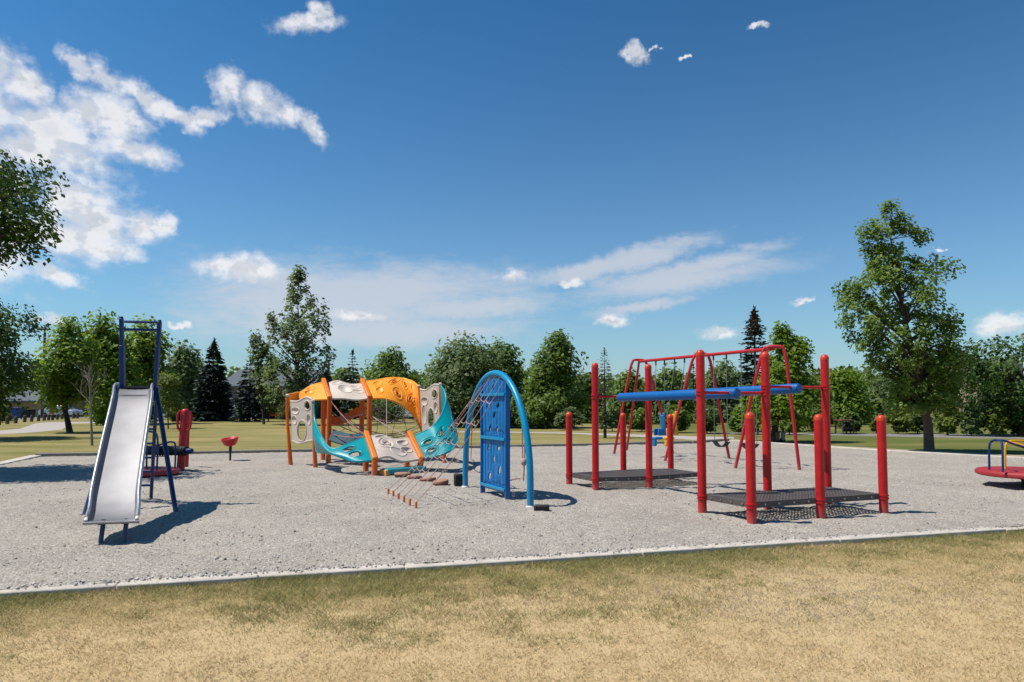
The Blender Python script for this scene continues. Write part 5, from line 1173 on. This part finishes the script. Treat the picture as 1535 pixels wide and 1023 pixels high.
# ------------------------------------------------------------------ red post platforms
def deck_set(label, corners, zdeck, tops, rails):
    """hexagonal perforated deck on six posts"""
    ctr = sum(corners, V(0, 0, 0))/6; root = thing('post_platform', label, 'play platform', ctr)
    # perforated sheet
    inset = [ctr+(c-ctr)*.985 for c in corners]; poly = [(p.x, p.y) for p in inset]
    e = (corners[2]-corners[1]).normalized(); f = V(-e.y, e.x, 0); cell = .058; R_ = 1.35; n = int(2*R_/cell)
    vs = []; fs = []
    inn = [(p.x, p.y) for p in [ctr+(c-ctr)*.93 for c in corners]]
    def inside(p, pl): return bool(in_poly(np.array([p.x]), np.array([p.y]), pl)[0])
    for i in range(n):
        for j in range(n):
            c = ctr+e*(i-n/2+.5)*cell+f*(j-n/2+.5)*cell
            if not inside(c, inn): continue
            o = len(vs)
            for s in (.5, .29):
                for x, y in ((-1, -1), (1, -1), (1, 1), (-1, 1)): vs.append(c+e*x*s*cell+f*y*s*cell+V(0, 0, zdeck))
            for k in range(4): k2 = (k+1) % 4; fs.append((o+k, o+k2, o+4+k2, o+4+k))
    m = MB(); m.add(vs, fs); bm_ = m.build('deck', M['deck'], root, smooth=False)
    bm = bmesh.new(); bm.from_mesh(bm_.data); bmesh.ops.remove_doubles(bm, verts=bm.verts, dist=.002); bm.to_mesh(bm_.data); bm.free()
    so = bm_.modifiers.new('thickness', 'SOLIDIFY'); so.thickness = .012; so.offset = 1
    # rim: folded edge plates round the deck
    b = MB(); o_ = [ctr+(c-ctr)*.985 for c in corners]; i_ = [ctr+(c-ctr)*.90 for c in corners]
    vs = [p+V(0, 0, zdeck+.016) for p in o_]+[p+V(0, 0, zdeck+.016) for p in i_]+[p+V(0, 0, zdeck-.065) for p in o_]+[p+V(0, 0, zdeck+.004) for p in i_]
    fs = []
    for k in range(6):
        k2 = (k+1) % 6; fs += [(k, k2, 6+k2, 6+k), (k, 12+k, 12+k2, k2), (6+k, 6+k2, 18+k2, 18+k)]
    b.add(vs, fs); rim = b.build('deck_rim', M['deck'], root, smooth=False); so = rim.modifiers.new('thickness', 'SOLIDIFY'); so.thickness = .01; so.offset = -1
    q = MB()
    for k in range(6):
        a, c = o_[k], o_[(k+1) % 6]; nn = V((c-a).y, -(c-a).x, 0).normalized()
        for u in (.18, .38, .6, .82): p = a.lerp(c, u)+V(0, 0, zdeck-.025); q.tube([p, p+nn*.014], .013, 8)
    q.build('deck_bolts', M['steelpole'], root)
    for k, (c, t) in enumerate(zip(corners, tops)):
        tall = t > 1.9; p = MB(); rad = .062
        p.tube([c+V(0, 0, -.05), c+V(0, 0, .6), c+V(0, 0, t-.03)], rad, 20); po = p.build('post', M['red'], root)
        p = MB(); p.lathe(c+V(0, 0, t-.035), [(rad+.002, -.03), (rad+.004, 0), (rad-.004, .025), (rad*.7, .048), (rad*.3, .06), (.004, .063)], 20); p.build('cap', M['redcap'], po)
        p = MB(); p.lathe(c+V(0, 0, zdeck-.03), [(rad, -.03), (rad+.012, -.028), (rad+.012, -.008), (rad+.001, -.006), (rad+.001, .012), (rad+.012, .014), (rad+.012, .034), (rad, .036)], 20); p.build('collar', M['red'], po)
    for a, c, za, zc in rails:
        p = MB(); A_, C_ = corners[a]+V(0, 0, za), corners[c]+V(0, 0, zc); p.tube([A_, C_], .021, 10); p.build('rail', M['red'], root)
        for k, zz in ((a, za), (c, zc)):
            p = MB(); p.lathe(corners[k]+V(0, 0, zz), [(.062, -.034), (.076, -.032), (.076, -.012), (.063, -.01), (.063, .01), (.076, .012), (.076, .032), (.062, .034)], 20); p.build('collar', M['red'], root)
    return root
M['redcap'] = paint('cap_red', (0.58, 0.045, 0.015), 0.35, 0.12)
def hexa(p1, p2, p3, c=None, p4=None):
    ctr = c if c is not None else (p1+p4)/2
    return [p1, p2, p3, ctr*2-p1, ctr*2-p2, ctr*2-p3]
Lc = hexa(G(853.5, 730), G(893, 738.5), G(973.5, 735.5), c=V(2.41, 13.38, 0)); Rc = hexa(G(1053, 774), G(1127, 790), G(1230.5, 781), p4=G(1325, 773.5))
ztop = lambda c, py: Z(py, c.y)
zl = 1.735
deck_set('farther left platform, dark perforated hexagon deck with tall and short red posts', Lc, .25,
         [ztop(Lc[0], 620), ztop(Lc[1], 546), ztop(Lc[2], 548), ztop(Lc[2], 548), ztop(Lc[4], 623), ztop(Lc[5], 621)], [(1, 2, zl, zl), (2, 3, zl, zl)])
zr1, zr2 = 1.765, 1.86
deck_set('nearer right platform, dark perforated hexagon deck with the tallest red posts', Rc, .30,
         [ztop(Rc[0], 527), ztop(Rc[1], 621), ztop(Rc[2], 624), ztop(Rc[3], 625), ztop(Rc[4], 534), ztop(Rc[5], 530)], [(0, 5, zr1, zr1), (5, 4, zr2, zr2)])
def log_beam(label, a, c, rad):
    a = Vector(a); c = Vector(c); dv = (c-a).normalized(); root = thing('overhead_beam', label, 'overhead bar', V(a.x, a.y, 0), 'blue beams between the platforms')
    b = MB(); b.tube([a, a+dv*.02, a.lerp(c, .5), c-dv*.02, c], [rad*.93, rad, rad, rad, rad*.93], 20); o = b.build('beam', M['royal'], root)
    for p, s in ((a, -1), (c, 1)):
        b = MB(); b.tube([p+dv*s*.001, p+dv*s*.012], rad*.8, 18); b.build('end_cap', M['royal'], root)
# the beams ride on the rails of the two platforms
rl = lambda cs, i, j, u, z: cs[i].lerp(cs[j], u)+V(0, 0, z)
A1 = rl(Lc, 1, 2, .5, zl); A2 = rl(Rc, 0, 5, .5, zr1); 
log_beam('front blue round beam carried by the rails, ending left of the tall middle post', P(929, 596, 12.55), P(1105, 589.5, 9.98), .078)
log_beam('rear blue round beam carried by the rails, reaching past the tall middle post', P(1006, 592, 13.0), P(1198, 582.5, 10.42), .078)

# ------------------------------------------------------------------ swings
def swings():
    E1, E2 = P(958, 541.5, 21.3), P(1160, 525.5, 16.35); E1.z = E2.z = 2.93; root = thing('swing_set', 'long red swing frame with two bays on splayed legs behind the platforms', 'swing set', V((E1.x+E2.x)/2, (E1.y+E2.y)/2, 0))
    dv = (E2-E1).normalized(); nv = V(-dv.y, dv.x, 0)
    b = MB(); b.tube([E1, E2], .045, 12); b.build('crossbar', M['red2'], root)
    r = .04
    def frame(ctr, gl, gr):
        a, c = gl, gr; w = (V(c.x, c.y, 0)-V(a.x, a.y, 0)).normalized(); top = ctr+V(0, 0, .05); s = .24
        pts = [a+V(0, 0, -.05), a.lerp(top-w*s, .55), a.lerp(top-w*s, .93), top-w*(s*.85)+V(0, 0, -.02), top-w*s*.45, top+w*s*.45, top+w*(s*.85)+V(0, 0, -.02), c.lerp(top+w*s, .93), c.lerp(top+w*s, .55), c+V(0, 0, -.05)]
        m = MB(); m.tube(pts[:5]+[top], r, 10); m.build('leg', M['red2'], root); m = MB(); m.tube(pts[:4:-1]+[top], r, 10); m.build('leg', M['red2'], root)
    frame(E2, G(1101, 704.5), G(1199, 708)); frame(E1.lerp(E2, .53), G(995.5, 693.5), G(1094, 690)); frame(E1, G(919.5, 683), G(1010, 681))
    m = MB(); m.tube([E1+V(0, 0, 0), G(939, 677)+V(0, 0, -.05)], .035, 10); m.build('brace', M['red2'], root)
    return E1, E2, dv, nv
E1, E2, SDV, SNV = swings()
def swing(label, u0, u1, zs, kind, mat, sway=0, group=None):
    a, c = E1.lerp(E2, u0), E1.lerp(E2, u1); m = (a+c)/2
    root = thing('swing', label, 'swing', V(m.x, m.y, 0), group)
    for p in (a, c):
        q = MB(); q.tube([p+V(0, 0, -.03), p+V(0, 0, -.16)], .022, 8); q.build('hanger', M['black'], root)
        e = V(p.x, p.y, zs+(.12 if kind == 'belt' else .55))+SNV*sway+(m-p)*V(1, 1, 0).length*0
        q = MB(); d_ = (e-(p-V(0, 0, .16))); n = int(d_.length/.06); s = p-V(0, 0, .16)
        for k in range(n):
            w = s.lerp(e, k/n); w2 = s.lerp(e, (k+1)/n); q.bar(w, w2, .017 if k % 2 else .008, .008 if k % 2 else .017, up=SNV)
        q.build('chain', M['chain'], root, smooth=False)
    w = (c-a).normalized(); hwid = (c-a).length/2; mm = V(m.x, m.y, 0)+SNV*sway
    if kind == 'belt':
        b = MB(); vs = []; n = 12
        for k in range(n+1):
            t = k/n*2-1; z = zs+.13*t*t-.03
            for s in (-.08, .08): vs += [mm+w*hwid*t+SNV*s+V(0, 0, z), mm+w*hwid*t+SNV*s+V(0, 0, z+.018)]
        fs = []
        for k in range(n):
            o = k*4; fs += [(o, o+4, o+6, o+2), (o+1, o+3, o+7, o+5), (o, o+1, o+5, o+4), (o+2, o+6, o+7, o+3)]
        fs += [(0, 2, 3, 1), (n*4, n*4+1, n*4+3, n*4+2)]; b.add(vs, fs); b.build('seat', mat, root)
    else:
        hwid *= .62 if mat == M['blue'] else .42; b = MB(); f = -SNV if SNV.y > 0 else SNV                     # faces the camera side
        rt = Matrix((w, f, V(0, 0, 1))).transposed()
        b.box(mm+V(0, 0, zs+.04)+f*.10, (hwid*1.5, .30, .08), rt); b.build('seat', mat, root, bevel=.03)
        b = MB(); b.box(mm+V(0, 0, zs+.42)-f*.12, (hwid*1.4, .06, .62), rt @ Matrix.Rotation(R(-10), 3, 'X')); b.box(mm+V(0, 0, zs+.72)-f*.16, (hwid*.8, .07, .16), rt @ Matrix.Rotation(R(-10), 3, 'X')); b.build('backrest', mat, root, bevel=.04)
        for s in (-1, 1):
            b = MB(); b.box(mm+w*s*hwid*.78+V(0, 0, zs+.22)+f*.02, (.04, .24, .2), rt); b.build('side', mat, root, bevel=.02)
        b = MB(); b.box(mm+V(0, 0, zs-.08)+f*.20, (hwid*1.3, .07, .22), rt); b.build('leg_rest', mat, root, bevel=.025)
swing('high backed blue bucket swing in the far bay', 156e-3, .232, .55, 'bucket', M['blue'], -.04)
swing('high backed yellow bucket swing in the far bay beside the blue one', .317, .398, .60, 'bucket', M['yellow'], -.30)
swing('black belt swing hanging left in the near bay', .615, .705, .50, 'belt', M['black'])
swing('black belt swing hanging right in the near bay, close to the end legs', .80, .89, .50, 'belt', M['black'])
